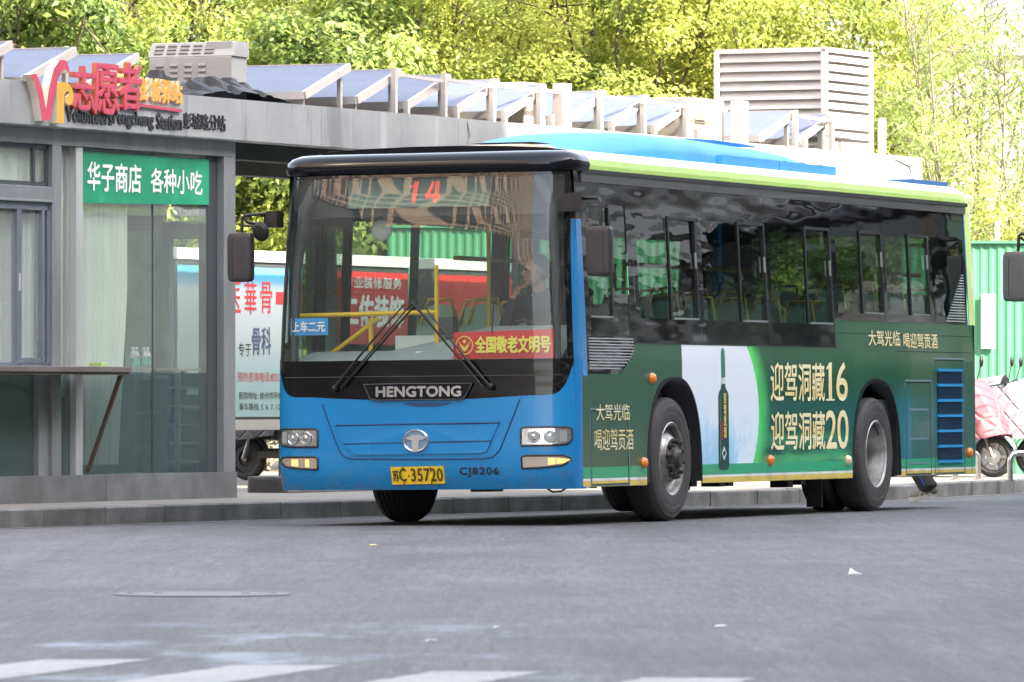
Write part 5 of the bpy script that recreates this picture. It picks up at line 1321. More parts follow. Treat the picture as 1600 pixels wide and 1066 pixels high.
for x, lab in ((7.35, 'wide white post standing in the gap of the solar panel row'), (11.75, 'white post at the left foot of the big louvred box')):
    t = MB(); t.box(x - .10, x + .10, .12, .24, 3.655, 4.12); t.box(x - .12, x + .12, .10, .26, 3.65, 3.66); S.solo(t, 'roof_post', [pv_fr], lab, 'post', (x, .18, 3.655), bevel=.004)
lv = S.thing('louvre_box', 'big white louvred plant enclosure on the station roof', 'plant enclosure', (14.5, .4, 3.66))
lvw = M('louvre_white', (.58, .55, .53), .5, amt=.1, scale=3)
X0, X1, Y0, Y1, Z0, Z1 = 14.45, 15.75, .35, 1.62, 3.66, 4.80
mb = MB()
for x in (X0, X1):
    for y in (Y0, Y1): mb.box(x - .03, x + .03, y - .03, y + .03, Z0, Z1)
for z in (Z1 - .03, Z0 + .02): mb.box(X0 - .03, X1 + .03, Y0 - .028, Y0 + .02, z, z + .05); mb.box(X0 - .028, X0 + .02, Y0, Y1, z, z + .05); mb.box(X0, X1, Y1 - .02, Y1 + .028, z, z + .05); mb.box(X1 - .02, X1 + .028, Y0, Y1, z, z + .05)
mb.box(X0, X1, Y0, Y1, Z1 - .02, Z1 + .01); mb.box(X0 + .08, X1 - .08, Y0 + .08, Y1 - .08, Z0, Z1 - .03, 1)
for dx in (.4, 1.0): mb.box(X0 - .35 + dx * 0, X0 - .30, Y0 - .12, Y0 - .06, 3.655, 3.9)
mb.box(X1 + .10, X1 + .17, Y0 - .12, Y0 - .05, 3.655, 4.10)
mb.build('frame', [lvw, M('enclosure_inside', (.42, .38, .36), .7)], lv)
mb = MB()
for k in range(10):
    z = Z0 + .09 + k * .104
    mb.add([(X0 - .02, Y0, z), (X0 - .02, Y1, z), (X0 + .045, Y1, z + .096), (X0 + .045, Y0, z + .096)], [[0, 1, 2, 3]]); mb.box(X0 - .022, X0 - .012, Y0, Y1, z - .012, z + .004)
    mb.add([(X0, Y0 - .02, z), (X1, Y0 - .02, z), (X1, Y0 + .045, z + .096), (X0, Y0 + .045, z + .096)], [[0, 1, 2, 3]]); mb.box(X0, X1, Y0 - .022, Y0 - .012, z - .012, z + .004)
mb.build('louvre', [lvw], lv)

# ------------------------------------------------------------------ light boxes behind the station
cap_w = M('lightbox_cap', (.62, .61, .60), .5, amt=.1)
def lightbox(x0, x1, y, mats, lab, draw):
    t = S.thing('light_box', lab, 'advertising light box', ((x0 + x1) / 2, y, .105))
    
    for za, zb, nm in ((2.44, 2.56, 'cap'), (.66, .77, 'base')): mb = MB(); mb.box(x0, x1, y, y + .25, za, zb); mb.build(nm, [cap_w], t, .006)
    mb = MB(); mb.box(x0, x1, y + .03, y + .22, .772, 2.438, 0); mb.build('body', [alu_d], t)
    p = MB(); p.add([(x0 + .04, y + .02, .80), (x1 - .04, y + .02, .80), (x1 - .04, y + .02, 2.38), (x0 + .04, y + .02, 2.38)], [[0, 1, 2, 3]]); po = p.build('poster', [mats[0]], t)
    f = lambda u, v: (u, y + .016, v)
    for q in draw:
        l = MB()
        if q[0]: text(l, q[0], *q[1:5], f, 0, q[6])
        else: l.cells(q[1:3], q[3:5], f)
        l.build('lettering', [mats[1 + q[5]]], po)
    for x in (x0 + .25, x1 - .25):
        b = MB(); b.box(x - .05, x + .05, y + .07, y + .17, .105, .66); b.build('leg', [alu_d], t)
pm = Mat('poster_blue', (.7, .85, .9), .4); zz_ = pm.xyz()[2]
c1 = pm.mix((zz_ - 1.05).step(0, .55), (.42, .62, .66), (.60, .66, .70)); pm.set('Base Color', pm.mix((zz_ - 2.0).step(.0, .16), c1, (.09, .36, .58))); pm = pm.m
d1 = [(ch, 9.42 + k * .36, 9.69 + k * .36, 1.90 - .02 * (k % 2) + (.12 if ch == '一' else 0), 2.23 - (.10 if ch == '一' else 0), 0, .004) for k, ch in enumerate('医華骨一科')]
d1 += [('专于', 9.64, 9.93, 1.44, 1.58, 1, 0), ('骨科', 9.95, 10.38, 1.46, 1.75, 2, .015), ('医', 10.85, 11.05, 1.40, 1.75, 2, 0), ('预约咨询电话:8252', 9.62, 10.62, 1.17, 1.275, 0, 0), ('医院地址: 徐州市环城路', 9.66, 10.75, .985, 1.065, 1, 0), ('乘车路线: 5. 6. 7. 12. 35', 9.66, 10.75, .87, .945, 1, 0)]
lightbox(8.25, 11.15, 5.0, [pm, M('poster_red', (.70, .05, .06), .5), txt_black, M('poster_slate', (.10, .14, .25), .5)], 'light box with a pale blue clinic poster and red brush characters', d1)
rp = M('poster_red_field', (.55, .03, .035), .4)
d2 = [('二佑装饰', 12.1, 13.55, 1.78, 2.12, 0, .04), ('专业装修服务', 12.1, 13.5, 2.20, 2.32, 0, .02)]
lightbox(11.9, 13.7, 5.0, [rp, white_txt], 'light box with a red poster and bold white characters', d2)
d3 = [('', 15.0, 15.5, 1.3, 1.5, 0, 0)]
lightbox(14.3, 17.2, 5.0, [rp, white_txt], 'plain red poster light box farthest right, seen through the windscreen', d3)
# bench-like stone block and parked bicycles under the passage
mb = MB(); mb.box(3.0, 5.2, 1.0, 1.4, .105, .24); mb.box(3.0, 3.4, .98, 1.42, .106, .26); S.solo(mb, 'stone_plinth', [plin], 'low grey stone plinth on the pavement behind the front of the bus', 'plinth', (4, 1.2, .105), bevel=.008)

# ------------------------------------------------------------------ hoarding, pole, bollards
def hoarding(x0, x1, y, z1, lab, n):
    mb = MB(); step = .10; k = int((x1 - x0) / step); vs = []
    for i in range(k * 4 + 1):
        x = x0 + (x1 - x0) * i / (k * 4); ph = i % 4
        yy = y + (-.007 if ph in (1, 2) else .004) + .012 * math.sin(i * .037) + .006 * math.sin(i * .21)
        vs += [(x, yy, .10), (x, yy, z1)]
    mb.add(vs, [[2*i, 2*i+2, 2*i+3, 2*i+1] for i in range(k * 4)]); mb.add([(x0, y + .02, .1), (x1, y + .02, .1), (x1, y + .02, z1), (x0, y + .02, z1)], [[0, 1, 2, 3]])
    t = WF.thing('hoarding', lab, 'hoarding', ((x0 + x1) / 2, y, .10))
    hm = Mat('hoarding_green_' + str(n), (.10, .35, .19), .5).worn(.15, 1.2, None, 0, (1, 1, .3)); mb.build('sheet', [hm.m], t)
    mb = MB(); mb.box(x0, x1, y - .03, y + .03, z1, z1 + .03); mb.build('top_rail', [hm.m], t)
    for x in np.arange(x0 + 1, x1, 2.0):
        b = MB(); b.box(x - .03, x + .03, y + .03, y + .09, .1, z1); b.build('post', [alu], t)
hoarding(4.6, 6.95, 80.2, 2.83, 'sunlit green corrugated hoarding at the right behind the scooters', 1)
hoarding(-1.5, 2.05, 82.0, 3.06, 'green corrugated hoarding behind the station seen through the bus', 2)
t = WF.thing('notice_board', 'white notice sheet fixed to the sunlit green hoarding', 'notice', (5.6, 80.15, 1.5))
mb = MB(); mb.box(5.545, 5.715, 80.165, 80.178, 1.585, 2.23); mb.build('sheet', [paper], t)
mb = MB(); mb.box(5.555, 5.705, 80.160, 80.164, 2.10, 2.21, 0); mb.box(5.57, 5.69, 80.160, 80.164, 1.80, 2.05, 1); 
for k in range(5): mb.box(5.57, 5.66 + .01 * (k % 3), 80.160, 80.164, 1.62 + k * .03, 1.632 + k * .03, 2)
mb.build('print', [M('print_pink', (.75, .60, .62), .5), M('print_lilac', (.62, .60, .72), .5), M('print_grey', (.5, .5, .52), .5)], t)
mb = MB(); mb.box(5.74, 5.80, 80.6, 80.66, .1, 3.10); WF.solo(mb, 'fence_pole', [alu_l], 'pale square pole rising above the sunlit hoarding', 'pole', (5.77, 80.63, .1))
ss = M('stainless', (.62, .60, .57), .22, .95)
for (x, y), lab, dx in (((5.10, 74.25), 'stainless hoop bollard nearest the rear corner of the bus', -.26), ((5.36, 73.0), 'stainless hoop bollard at the right edge of the picture', .34)):
    t = WF.thing('hoop_bollard', lab, 'bollard', (x, y, .105), 'hoop bollards along the pavement')
    a, b = np.array((x, y, .1)), np.array((x + dx, y + .16 * np.sign(dx), .1)); d = nrm(b - a); pts = [a, a + (0, 0, .22)] + [a + d * .09 * (1 - math.cos(q)) + np.array((0, 0, .22 + .085 * math.sin(q))) for q in np.linspace(.3, 1.57, 5)]
    pts += [b - d * .09 * (1 - math.cos(q)) + np.array((0, 0, .22 + .085 * math.sin(q))) for q in np.linspace(1.57, .3, 5)] + [b + (0, 0, .22), b]
    mb = MB(); mb.tube(pts, .032, 12); mb.build('hoop', [ss], t)
    mb = MB()
    for p in (a, b): mb.lathe([(.06, .0), (.06, .012), (.034, .014)], p + (0, 0, .005), (0, 0, 1), 16)
    mb.build('base_ring', [ss], t)

# ------------------------------------------------------------------ parked scooters with quilted covers
def scooter(loc, ang, body_m, lab, cov_cols, cov_lab, cat_cov='scooter cover', fend=None, rim=None):
    fend = fend or white_p; rim = rim or alu_l
    F = Frame(loc, ang); t = F.thing('scooter', lab, 'scooter', (0, 0, 0), 'scooters parked by the hoarding')
    # local: x forward (front wheel at 0), z up
    def whl(x):
        mb = MB(); mb.lathe([(.155, -.03), (.165, -.01), (.165, .01), (.155, .03), (.09, .03), (.085, .012), (.03, .02), (.03, .05), (0, .05)], (x, 0, .235), (0, 1, 0), 32, [0, 0, 0, 0, 0, 0, 1, 1]); mb.lathe([(.09, -.03), (.085, -.012), (.03, -.02), (.03, -.05), (0, -.05)], (x, 0, .235), (0, 1, 0), 32)
        for k in range(5):
            q = 2 * math.pi * k / 5; mb.bar((x + .03 * math.cos(q), 0, .235 + .03 * math.sin(q)), (x + .16 * math.cos(q), 0, .235 + .16 * math.sin(q)), .03, .03, 0, (0, 1, 0))
        w = mb.build('wheel', [rim, steel_dirty], t)
        mb = MB(); mb.lathe([(.16, -.045), (.19, -.055), (.22, -.045), (.235, -.02), (.235, .02), (.22, .045), (.19, .055), (.16, .045)], (x, 0, .235), (0, 1, 0), 40); mb.build('tyre', [rubber], w)
    whl(0); whl(-1.22)
    mb = MB()
    for s in (-1, 1): mb.tube([(0, .075 * s, .235), (-.10, .075 * s, .52), (-.16, .06 * s, .68)], [.024, .022, .02], 8)
    mb.tube([(-.15, 0, .66), (-.26, 0, 1.02)], .028, 8); mb.build('fork', [steel_dirty], t)
    mb = MB()
    mb.grid(lambda u, v: (.265 * math.cos(2.75 - 2.45 * u) , .075 * (2*v-1) * (1 - .3 * abs(2*u-1) ** 3), .235 + .265 * math.sin(2.75 - 2.45 * u) + .02 * (1 - (2*v-1)**2)), 16, 6); mb.build('front_fender', [fend], t)
    mb = MB()
    mb.grid(lambda u, v: (-.12 - .17 * v - .06 * math.cos(math.pi * (u - .5)) * -1 - .06, .20 * (2*u-1) * (1 - .35 * v), .44 + .58 * v), 12, 10)
    mb.grid(lambda u, v: (-.22 - .42 * v, .19 * (2*u-1), .32 + .03 * (1 - abs(2*u-1))), 6, 4)
    mb.box(-.25, -.66, -.18, .18, .24, .32)
    def rear(u, v):
        a = 2 * math.pi * u; x = -.62 - .86 * v; h = .24 * (1 - .55 * v) + .05; w = .18 * (1 - .45 * v ** 2)
        return (x, w * math.copysign(abs(math.cos(a)) ** .7, math.cos(a)), .53 + .10 * v + h * math.copysign(abs(math.sin(a)) ** .7, math.sin(a)) * (.9 if math.sin(a) > 0 else 1))
    mb.grid(rear, 24, 12); mb.build('body', [body_m], t)
    mb = MB(); mb.grid(lambda u, v: (-.58 - .70 * u, .15 * math.cos(math.pi * v) * (1 - .25 * u), .76 + .10 * math.sin(math.pi * v) ** .5 - .02 * math.sin(math.pi * u)), 12, 10); mb.build('seat', [blk], t)
    mb = MB(); mb.tube([(-.30, -.34, 1.05), (-.27, -.2, 1.07), (-.26, 0, 1.05), (-.27, .2, 1.07), (-.30, .34, 1.05)], .016, 8); mb.sphere((-.22, 0, 1.03), (.10, .13, .08)); mb.build('handlebar', [blk], t)
    mb = MB(); mb.sphere((-.13, 0, 1.02), (.04, .08, .05)); mb.build('headlight', [lamp_in], t)
    for s in (-1, 1):
        mb = MB(); mb.tube([(-.28, .26 * s, 1.07), (-.25, .30 * s, 1.20), (-.24, .31 * s, 1.27)], .007, 6); mb.sphere((-.23, .32 * s, 1.31), (.022, .045, .062)); mb.build('mirror', [blk], t)
    cm = Mat('quilt_' + cov_lab[:6].strip().replace(' ', '_'), cov_cols[0], .45); x3, y3, z3 = cm.xyz(); pn = cm.noise(2.2, 2, .5)
    q1 = (((y3 + z3 - x3) * 5.0).op('FRACT') - .5).abs(); q2 = (((y3 - z3 - x3) * 5.0).op('FRACT') - .5).abs()
    c = cm.mix(pn.step(.56, .60), cov_cols[0], cov_cols[1]); c = cm.mix(cm.noise(3.1, 2, .5, (1, 1, 1)).step(.64, .67), c, cov_cols[2]); cm.set('Base Color', c); cm.bump((q1 * -1 + .5).op('MINIMUM', (q2 * -1 + .5)).step(0, .16), .6, .02)
    mb = MB(); pth = np.array([(-.62, -.33), (-.38, -.36), (-.14, -.37), (-.03, -.28), (.0, 0), (-.03, .28), (-.14, .37), (-.38, .36), (-.62, .33)])
    def cov(u, v):
        k = u * 8; i = min(7, int(k)); q = pth[i] + (pth[i+1] - pth[i]) * (k - i); fr = max(0, 1 - abs(2*u-1) * 1.4)
        z = 1.12 - .66 * v - .10 * (1 - fr) * (1 - v) + .03 * math.sin(11 * u + 3 * v) * v
        return (q[0] + (.02 + .20 * v) * (.35 + .65 * fr) - .16 * (1 - v) ** 2 + .012 * math.sin(13 * u + 5 * v), q[1] * (1 - .12 * (1 - v)), z)
    mb.grid(cov, 48, 24)
    mb.grid(lambda u, v: (-.36 - .30 * v, .34 * (2*u-1) * (1 - .4 * v), 1.16 - .05 * v - .10 * (2*u-1)**2), 16, 8)
    F.solo(mb, 'quilted_cover', [cm.m], cov_lab, cat_cov, (-.1, 0, .45))
pale_b = M('scooter_white', (.55, .55, .56), .3, coat=.5)
sc_m = M('scooter_blue', (.02, .05, .35), .3, coat=.5)
ANG = math.atan2(-.33, .944)
scooter((5.44, 76.6, .105), ANG, pale_b, 'white scooter behind the rear corner of the bus, front wheel towards the road', ((.24, .065, .085), (.29, .12, .13), (.36, .29, .29)), 'pink quilted cover over the front of the white scooter')
scooter((5.97, 77.25, .105), ANG + .1, sc_m, 'blue scooter cut off by the right edge of the picture', ((.36, .36, .39), (.40, .35, .34), (.22, .24, .36)), 'white and lilac quilted cover over the front of the blue scooter')
# dark scooter seen through the passage under the clinic poster
for k, (x, y, z0, a, lab) in enumerate(((11.9, 6.1, .105, 2.6, 'dark parked scooter under the clinic poster'),)):
    w = S.w((x, y, z0)); scooter(tuple(w), a, blk, lab, ((.05, .05, .06), (.08, .08, .09), (.12, .10, .10)), 'black quilted cover on the scooter under the clinic poster', 'scooter cover', blk, blk)

# ------------------------------------------------------------------ trees
def leaf_mat(name, ramp, trans=.35):
    m = bpy.data.materials.new(name); m.use_nodes = True; nt = m.node_tree; b = nt.nodes['Principled BSDF']
    at = nt.nodes.new('ShaderNodeAttribute'); at.attribute_name = 'tint'
    cr = nt.nodes.new('ShaderNodeValToRGB'); el = cr.color_ramp.elements
    for i, (p, c) in enumerate(ramp):
        e = el[i] if i < 2 else el.new(p)
        e.position = p; e.color = (*c, 1)
    nt.links.new(at.outputs['Fac'], cr.inputs[0]); nt.links.new(cr.outputs[0], b.inputs['Base Color'])
    b.inputs['Roughness'].default_value = .45; b.inputs['Specular IOR Level'].default_value = .35
    tr = nt.nodes.new('ShaderNodeBsdfTranslucent'); nt.links.new(cr.outputs[0], tr.inputs[0])
    mx = nt.nodes.new('ShaderNodeMixShader'); mx.inputs[0].default_value = trans
    nt.links.new(b.outputs[0], mx.inputs[1]); nt.links.new(tr.outputs[0], mx.inputs[2]); nt.links.new(mx.outputs[0], nt.nodes['Material Output'].inputs[0])
    return m
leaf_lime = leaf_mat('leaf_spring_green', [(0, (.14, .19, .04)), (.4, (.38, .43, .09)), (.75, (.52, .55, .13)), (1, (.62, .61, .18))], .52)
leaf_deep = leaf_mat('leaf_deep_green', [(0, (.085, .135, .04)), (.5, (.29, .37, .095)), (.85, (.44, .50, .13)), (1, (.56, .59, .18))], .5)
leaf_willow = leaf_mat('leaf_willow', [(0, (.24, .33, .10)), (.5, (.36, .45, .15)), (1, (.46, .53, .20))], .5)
bark = M('bark', (.10, .075, .055), .85, amt=.5, scale=9, bump=.4, stretch=(1, 1, .2)); bark_pale = M('bark_pale', (.24, .21, .17), .8, amt=.4, scale=9, stretch=(1, 1, .2))

def unit(a): return a / np.maximum(1e-9, np.linalg.norm(a, axis=1, keepdims=True))
def leaves(name, mat, cen, rad, tint, per, L, W, seed, droop=.3, mid=(0, 0, 4), squash=.75):
    g = np.random.default_rng(seed); n = len(cen) * per; idx = np.repeat(np.arange(len(cen)), per)
    d = g.normal(size=(n, 3)); d = unit(d) * (g.random((n, 1)) ** .45); d[:, 2] *= squash
    pos = cen[idx] + d * rad[idx][:, None]
    out = unit(pos - np.array(mid)); nr = unit(out * .7 + d * .5 + np.array((0, 0, .45)) + g.normal(size=(n, 3)) * .55)
    t = unit(np.cross(nr, g.normal(size=(n, 3)))); t[:, 2] -= droop; t = unit(t); sd_ = unit(np.cross(nr, t))
    s = (.65 + .7 * g.random((n, 1)))
    tip = pos + t * L * s; m1 = pos + t * (L * .42) * s + sd_ * W * .5 * s + nr * W * .12; m2 = pos + t * (L * .42) * s - sd_ * W * .5 * s + nr * W * .12
    v = np.stack([pos, m1, tip, m2], 1).reshape(-1, 3)
    b = np.arange(n) * 4; f = np.stack([b, b + 1, b + 2, b, b + 2, b + 3], 1).reshape(-1)
    me = bpy.data.meshes.new(name); me.vertices.add(n * 4); me.vertices.foreach_set('co', v.ravel().astype(np.float32))
    me.loops.add(n * 6); me.loops.foreach_set('vertex_index', f.astype(np.int32))
    me.polygons.add(n * 2); me.polygons.foreach_set('loop_start', np.arange(0, n * 6, 3, dtype=np.int32)); me.polygons.foreach_set('loop_total', np.full(n * 2, 3, np.int32))
    me.update(); me.validate()
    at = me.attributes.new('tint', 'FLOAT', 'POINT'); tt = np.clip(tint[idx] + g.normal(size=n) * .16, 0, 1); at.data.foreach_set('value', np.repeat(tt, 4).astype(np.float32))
    me.materials.append(mat); o = bpy.data.objects.new(name, me); COL.objects.link(o); return o
def crown_points(n, rx, ry, rz, zc, seed, lump=.28):
    g = np.random.default_rng(seed); d = unit(g.normal(size=(n, 3))); k = g.normal(size=(5, 3)) * 1.6; ph = g.random(5) * 6
    f = 1 + lump * np.mean(np.sin(d @ k.T * 2.2 + ph), axis=1) * 1.6
    r = (.30 + .70 * g.random(n) ** .55) * f
    return d * r[:, None] * np.array((rx, ry, rz)) + np.array((0, 0, zc)), r
def tree_proto(rx, ry, rz, zc, seed, mat, nclump, per, L, W, trunk_r, bark_m, crad=(.30, .55), droop=.3, limbs=26, fork=1.6):
    c, r = crown_points(nclump, rx, ry, rz, zc, seed); g = np.random.default_rng(seed + 1)
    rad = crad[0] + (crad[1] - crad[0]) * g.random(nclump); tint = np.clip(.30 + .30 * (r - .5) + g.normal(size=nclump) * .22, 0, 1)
    cr = leaves('crown', mat, c, rad, tint, per, L, W, seed + 2, droop, (0, 0, zc - rz * .3))
    mb = MB(); top = zc + rz * .35
    tr = [(0, 0, -.05)] + [(.10 * math.sin(seed + k), .10 * math.cos(seed * 2 + k), fork + (top - fork) * k / 4) for k in range(5)]
    mb.tube(tr, [trunk_r * 1.25] + [trunk_r * (1 - .19 * k) for k in range(5)], 10)
    order = np.argsort(-r)[:limbs * 3]; g.shuffle(order)
    for i in order[:limbs]:
        e = c[i]; zs = fork + (min(top, e[2]) - fork) * (.15 + .5 * g.random()); k = np.interp(zs, [p[2] for p in tr], range(len(tr))); j = int(k)
        s = np.array(tr[j]) + (np.array(tr[min(j+1, len(tr)-1)]) - np.array(tr[j])) * (k - j); m = (s + e) / 2 + np.array((0, 0, -.12 * np.linalg.norm(e - s))) + g.normal(size=3) * .12
        pts = [s, s + (m - s) * .5 + (0, 0, .02), m, m + (e - m) * .55 + g.normal(size=3) * .06, e]; r0 = trunk_r * .36
        mb.tube(pts, [r0, r0 * .75, r0 * .5, r0 * .3, .008], 6)
        for _ in range(4):
            q = pts[2] + (e - pts[2]) * g.random(); w = q + g.normal(size=3) * .38 + (0, 0, .15); mb.tube([q, (q + w) / 2 + g.normal(size=3) * .04, w], [.014, .010, .004], 5)
    tk = mb.build('trunk', [bark_m]); return cr, tk
def plant(proto, name, loc, rz, sc, label, group, cat='tree'):
    t = bpy.data.objects.new(name, None); COL.objects.link(t); t.location = loc; t.rotation_euler = (0, 0, rz); t.scale = sc; tag(t, label, cat, group)
    for o in proto: c = o.copy(); COL.objects.link(c); c.parent = t
    return t
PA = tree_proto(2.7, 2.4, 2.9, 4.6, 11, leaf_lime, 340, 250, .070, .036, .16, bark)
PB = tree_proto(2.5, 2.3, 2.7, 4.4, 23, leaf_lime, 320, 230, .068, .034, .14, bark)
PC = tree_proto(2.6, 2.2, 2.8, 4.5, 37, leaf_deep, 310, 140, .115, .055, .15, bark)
ROW = 'trees behind the station'
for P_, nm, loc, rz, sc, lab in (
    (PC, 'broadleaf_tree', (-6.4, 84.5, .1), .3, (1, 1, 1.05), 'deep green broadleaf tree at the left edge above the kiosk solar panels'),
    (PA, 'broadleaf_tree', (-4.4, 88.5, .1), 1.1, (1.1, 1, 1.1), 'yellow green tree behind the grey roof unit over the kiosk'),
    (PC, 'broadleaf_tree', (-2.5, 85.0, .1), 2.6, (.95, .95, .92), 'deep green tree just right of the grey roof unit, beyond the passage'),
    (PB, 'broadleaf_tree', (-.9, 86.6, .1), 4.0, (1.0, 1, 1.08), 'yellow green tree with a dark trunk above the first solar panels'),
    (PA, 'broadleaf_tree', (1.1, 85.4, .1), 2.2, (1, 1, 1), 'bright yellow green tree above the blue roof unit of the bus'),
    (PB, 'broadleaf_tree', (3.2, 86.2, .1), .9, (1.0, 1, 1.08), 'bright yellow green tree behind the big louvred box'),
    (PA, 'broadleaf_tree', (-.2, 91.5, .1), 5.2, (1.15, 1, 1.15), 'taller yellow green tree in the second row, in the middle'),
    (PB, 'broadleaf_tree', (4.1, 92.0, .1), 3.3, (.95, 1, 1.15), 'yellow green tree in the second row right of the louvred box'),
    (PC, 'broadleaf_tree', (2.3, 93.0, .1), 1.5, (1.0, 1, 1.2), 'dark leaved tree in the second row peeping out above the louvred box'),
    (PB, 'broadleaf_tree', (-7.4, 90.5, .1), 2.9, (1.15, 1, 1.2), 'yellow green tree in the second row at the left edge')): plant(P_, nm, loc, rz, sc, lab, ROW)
for P_ in (PA, PB, PC):
    for o in P_: bpy.data.objects.remove(o)
def shrub_proto(seed, mat, rx, rz, n, per):
    c, r = crown_points(n, rx, rx * .7, rz, rz * .95, seed, .35); g = np.random.default_rng(seed); cr = leaves('crown', mat, c, .22 + .2 * g.random(n), np.clip(.45 + .25 * g.normal(size=n), 0, 1), per, .085, .036, seed, .3, (0, 0, rz * .5))
    mb = MB()
    for i in range(9): e = c[i * 7 % n]; mb.tube([(.08 * math.cos(i), .08 * math.sin(i), 0), (e[0] * .4, e[1] * .4, e[2] * .55), tuple(e)], [.03, .02, .006], 6)
    return cr, mb.build('trunk', [bark_pale])
PS = shrub_proto(5, leaf_lime, 1.5, 1.55, 150, 150)
for loc, rz, sc, lab in (((4.9, 84.2, .1), .4, (1.0, 1, 1.25), 'sunlit bush above the hoarding just right of the bus rear'), ((6.7, 84.6, .1), 2.2, (1.0, 1, 1.15), 'sunlit bush above the hoarding at the right edge'), ((3.6, 83.9, .1), 3.9, (.9, 1, 1.0), 'sunlit bush behind the rear of the bus, below the louvred box'), ((-3.1, 84.0, .1), 1.0, (1.1, 1, 1.2), 'sunlit bush seen through the passage beside the kiosk')): plant(PS, 'shrub', loc, rz, sc, lab, 'bushes along the hoarding', 'bush')
for o in PS: bpy.data.objects.remove(o)
def sapling(seed, h, lean, n, per):
    g = np.random.default_rng(seed); mb = MB(); cen = []
    stems = []
    for k in range(4):
        a = g.random() * 6.28; sp = .12 + .16 * k; pts = [np.array((0, 0, -.1)), np.array((.02 * k, .02, .9 + .25 * k))]
        for i in range(1, 6): pts.append(pts[1] + np.array((lean * .14 * i * i / 5 + math.cos(a) * sp * i * .42, math.sin(a) * sp * i * .35, (h - 1) * i / 5)) + g.normal(size=3) * .05)
        mb.tube(pts, [.045, .038, .030, .022, .015, .010, .004], 7); stems.append(pts)
        for i in range(2, 7):
            for _ in range(6):
                q = pts[i - 1] + (pts[i] - pts[i - 1]) * g.random(); d = unit(g.normal(size=(1, 3)))[0]; d[2] = abs(d[2]) * .6 + .25; e = q + d * (.5 + .6 * g.random()); e2 = e + np.array((d[0] * .35, d[1] * .35, -.15))
                mb.tube([q, (q + e) / 2 + (0, 0, .04), e, e2], [.008, .006, .004, .002], 5)
                for f in (.5, .7, .85, 1.0, 1.15): cen.append(q + (e - q) * min(f, 1) + (e2 - e) * max(0, f - 1) * 6)
    cen = np.array(cen); g.shuffle(cen); cen = cen[:n]
    cr = leaves('crown', leaf_willow, cen, np.full(len(cen), .28), np.clip(.5 + .25 * g.normal(size=len(cen)), 0, 1), per, .10, .026, seed, .6, (0, 0, h * .5), 1.3)
    return cr, mb.build('trunk', [bark_pale])
for sd_, loc, h, ln, lab in ((3, (5.42, 83.0, .1), 5.6, .5, 'slender light green sapling with several thin stems right of the louvred box'), (8, (6.35, 85.5, .1), 6.0, -.2, 'light green sapling with drooping leaves at the right edge'), (14, (7.4, 87.5, .1), 6.6, -.5, 'light green sapling furthest right, partly outside the picture'), (19, (5.9, 88.5, .1), 6.8, .2, 'pale feathery sapling behind the slender multi-stemmed one')):
    P_ = sapling(sd_, h, ln, 100, 62); plant(P_, 'willow_sapling', loc, sd_, (1, 1, 1), lab, 'saplings behind the hoarding')
    for o in P_: bpy.data.objects.remove(o)

# ------------------------------------------------------------------ buildings
def facade(name, wall, win, bx, bz, fx=.55, fz=.5, slab=None):
    m = Mat(name, wall, .7); x, y, z = m.xyz(); u = x + y
    a = ((u / bx).op('FRACT') - .5).abs().lt(fx / 2); b = ((z / bz).op('FRACT') - .45).abs().lt(fz / 2)
    c = m.mix(a * b, wall, win)
    if slab: c = m.mix((z / bz).op('FRACT').lt(slab[1]), c, slab[0])
    m.set('Base Color', c); m.set('Roughness', (a * b * -.5 + .7).clamp()); return m.m
def block(F, name, boxes, mat, lab, base, bands=()):
    t = F.thing(name, lab, 'building', base)
    mb = MB()
    for b in boxes: mb.box(*b)
    mb.build('wall', [mat], t)
    for (b, m) in bands:
        mb = MB(); mb.box(*b); mb.build('balcony', [m], t)
    return t
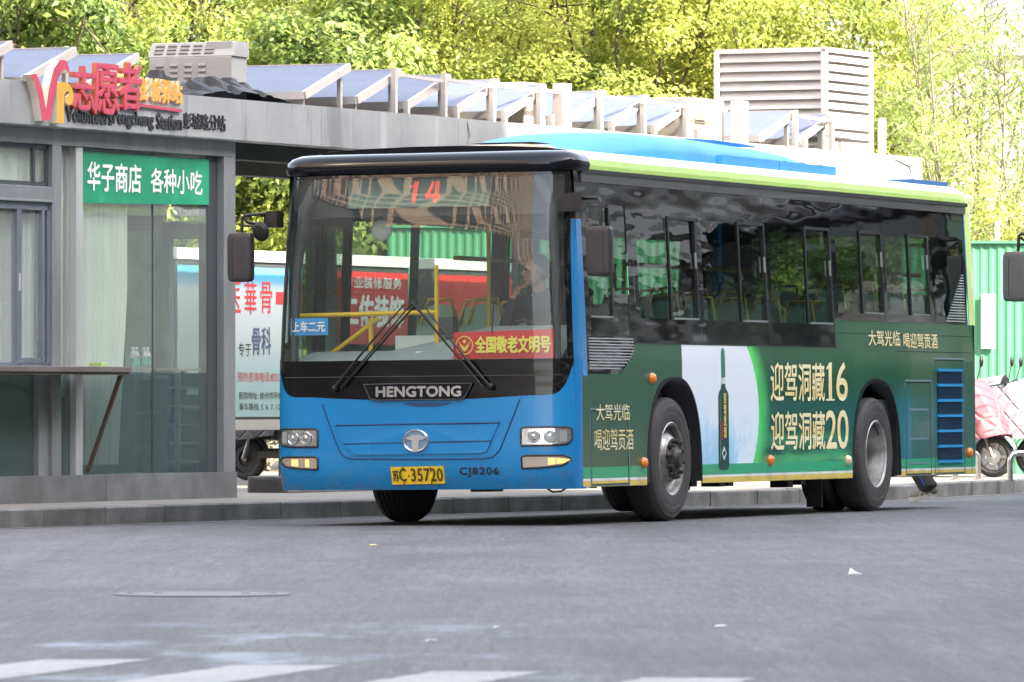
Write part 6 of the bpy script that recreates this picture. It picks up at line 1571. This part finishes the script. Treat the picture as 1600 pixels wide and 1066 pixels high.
# far tower beyond the saplings, distance haze painted into its pale colours
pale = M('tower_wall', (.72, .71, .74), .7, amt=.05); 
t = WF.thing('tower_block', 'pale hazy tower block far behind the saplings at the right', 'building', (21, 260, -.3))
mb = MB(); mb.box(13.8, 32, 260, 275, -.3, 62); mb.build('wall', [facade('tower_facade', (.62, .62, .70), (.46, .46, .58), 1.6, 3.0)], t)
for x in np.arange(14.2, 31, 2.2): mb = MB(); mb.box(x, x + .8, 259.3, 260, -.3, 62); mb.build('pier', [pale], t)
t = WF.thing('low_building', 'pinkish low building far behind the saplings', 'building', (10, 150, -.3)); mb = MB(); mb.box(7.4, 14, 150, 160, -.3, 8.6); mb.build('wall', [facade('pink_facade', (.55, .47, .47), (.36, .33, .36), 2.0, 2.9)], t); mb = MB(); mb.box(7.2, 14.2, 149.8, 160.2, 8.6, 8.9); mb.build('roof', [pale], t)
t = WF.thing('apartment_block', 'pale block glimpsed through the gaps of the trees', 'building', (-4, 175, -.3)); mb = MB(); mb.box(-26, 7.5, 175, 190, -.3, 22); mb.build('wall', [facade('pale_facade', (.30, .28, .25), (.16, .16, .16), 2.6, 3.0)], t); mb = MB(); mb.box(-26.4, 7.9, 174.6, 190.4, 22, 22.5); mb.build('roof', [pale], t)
# buildings round the photographer: they shade the road and stand in the bus's panes
BF = Frame((0, 0, 0), R(90 - 21.1))     # x along the road, y to the left of it
conc = M('balcony_concrete', (.5, .49, .48), .7); brown = M('balcony_brown', (.46, .34, .23), .7)
EDGE = 55.3
block(BF, 'apartment_tower', [(-40, EDGE, -24, -6.5, -.3, 33)], facade('tower_front', (.26, .25, .24), (.03, .035, .04), 3.2, 3.0, .7, .6), 'tall grey apartment tower beside the road behind the photographer', (0, -15, -.3), [((-40, EDGE - .5, -6.5, -5.4, 3.0 + 3 * k, 3.9 + 3 * k), conc) for k in range(10)])
block(BF, 'apartment_wing', [(EDGE, 240, -24, -6.5, -.3, 22.5)], facade('wing_front', (.15, .145, .145), (.012, .014, .016), 3.2, 3.0, .75, .62), 'long grey apartment wing along the far side of the road', (140, -15, -.3), [((EDGE + .5, 239, -6.5, -5.4, 3.0 + 3 * k, 3.9 + 3 * k), conc) for k in range(6)])
t = WF.thing('office_block', 'brown gridded office block left behind the photographer', 'building', (-50, -10, -.3))
mb = MB(); mb.box(-75, -48.5, -60, 60, -.3, 21); mb.build('podium', [M('office_dark_base', (.02, .02, .022), .3)], t)  # unseen dark base, its height set to darken low windscreen reflections
mb = MB(); mb.box(-75, -48, -60, 60, 21, 70); mb.build('wall', [facade('office_lattice', (.58, .42, .29), (.015, .014, .013), 2.3, 2.1, .78, .70)], t)
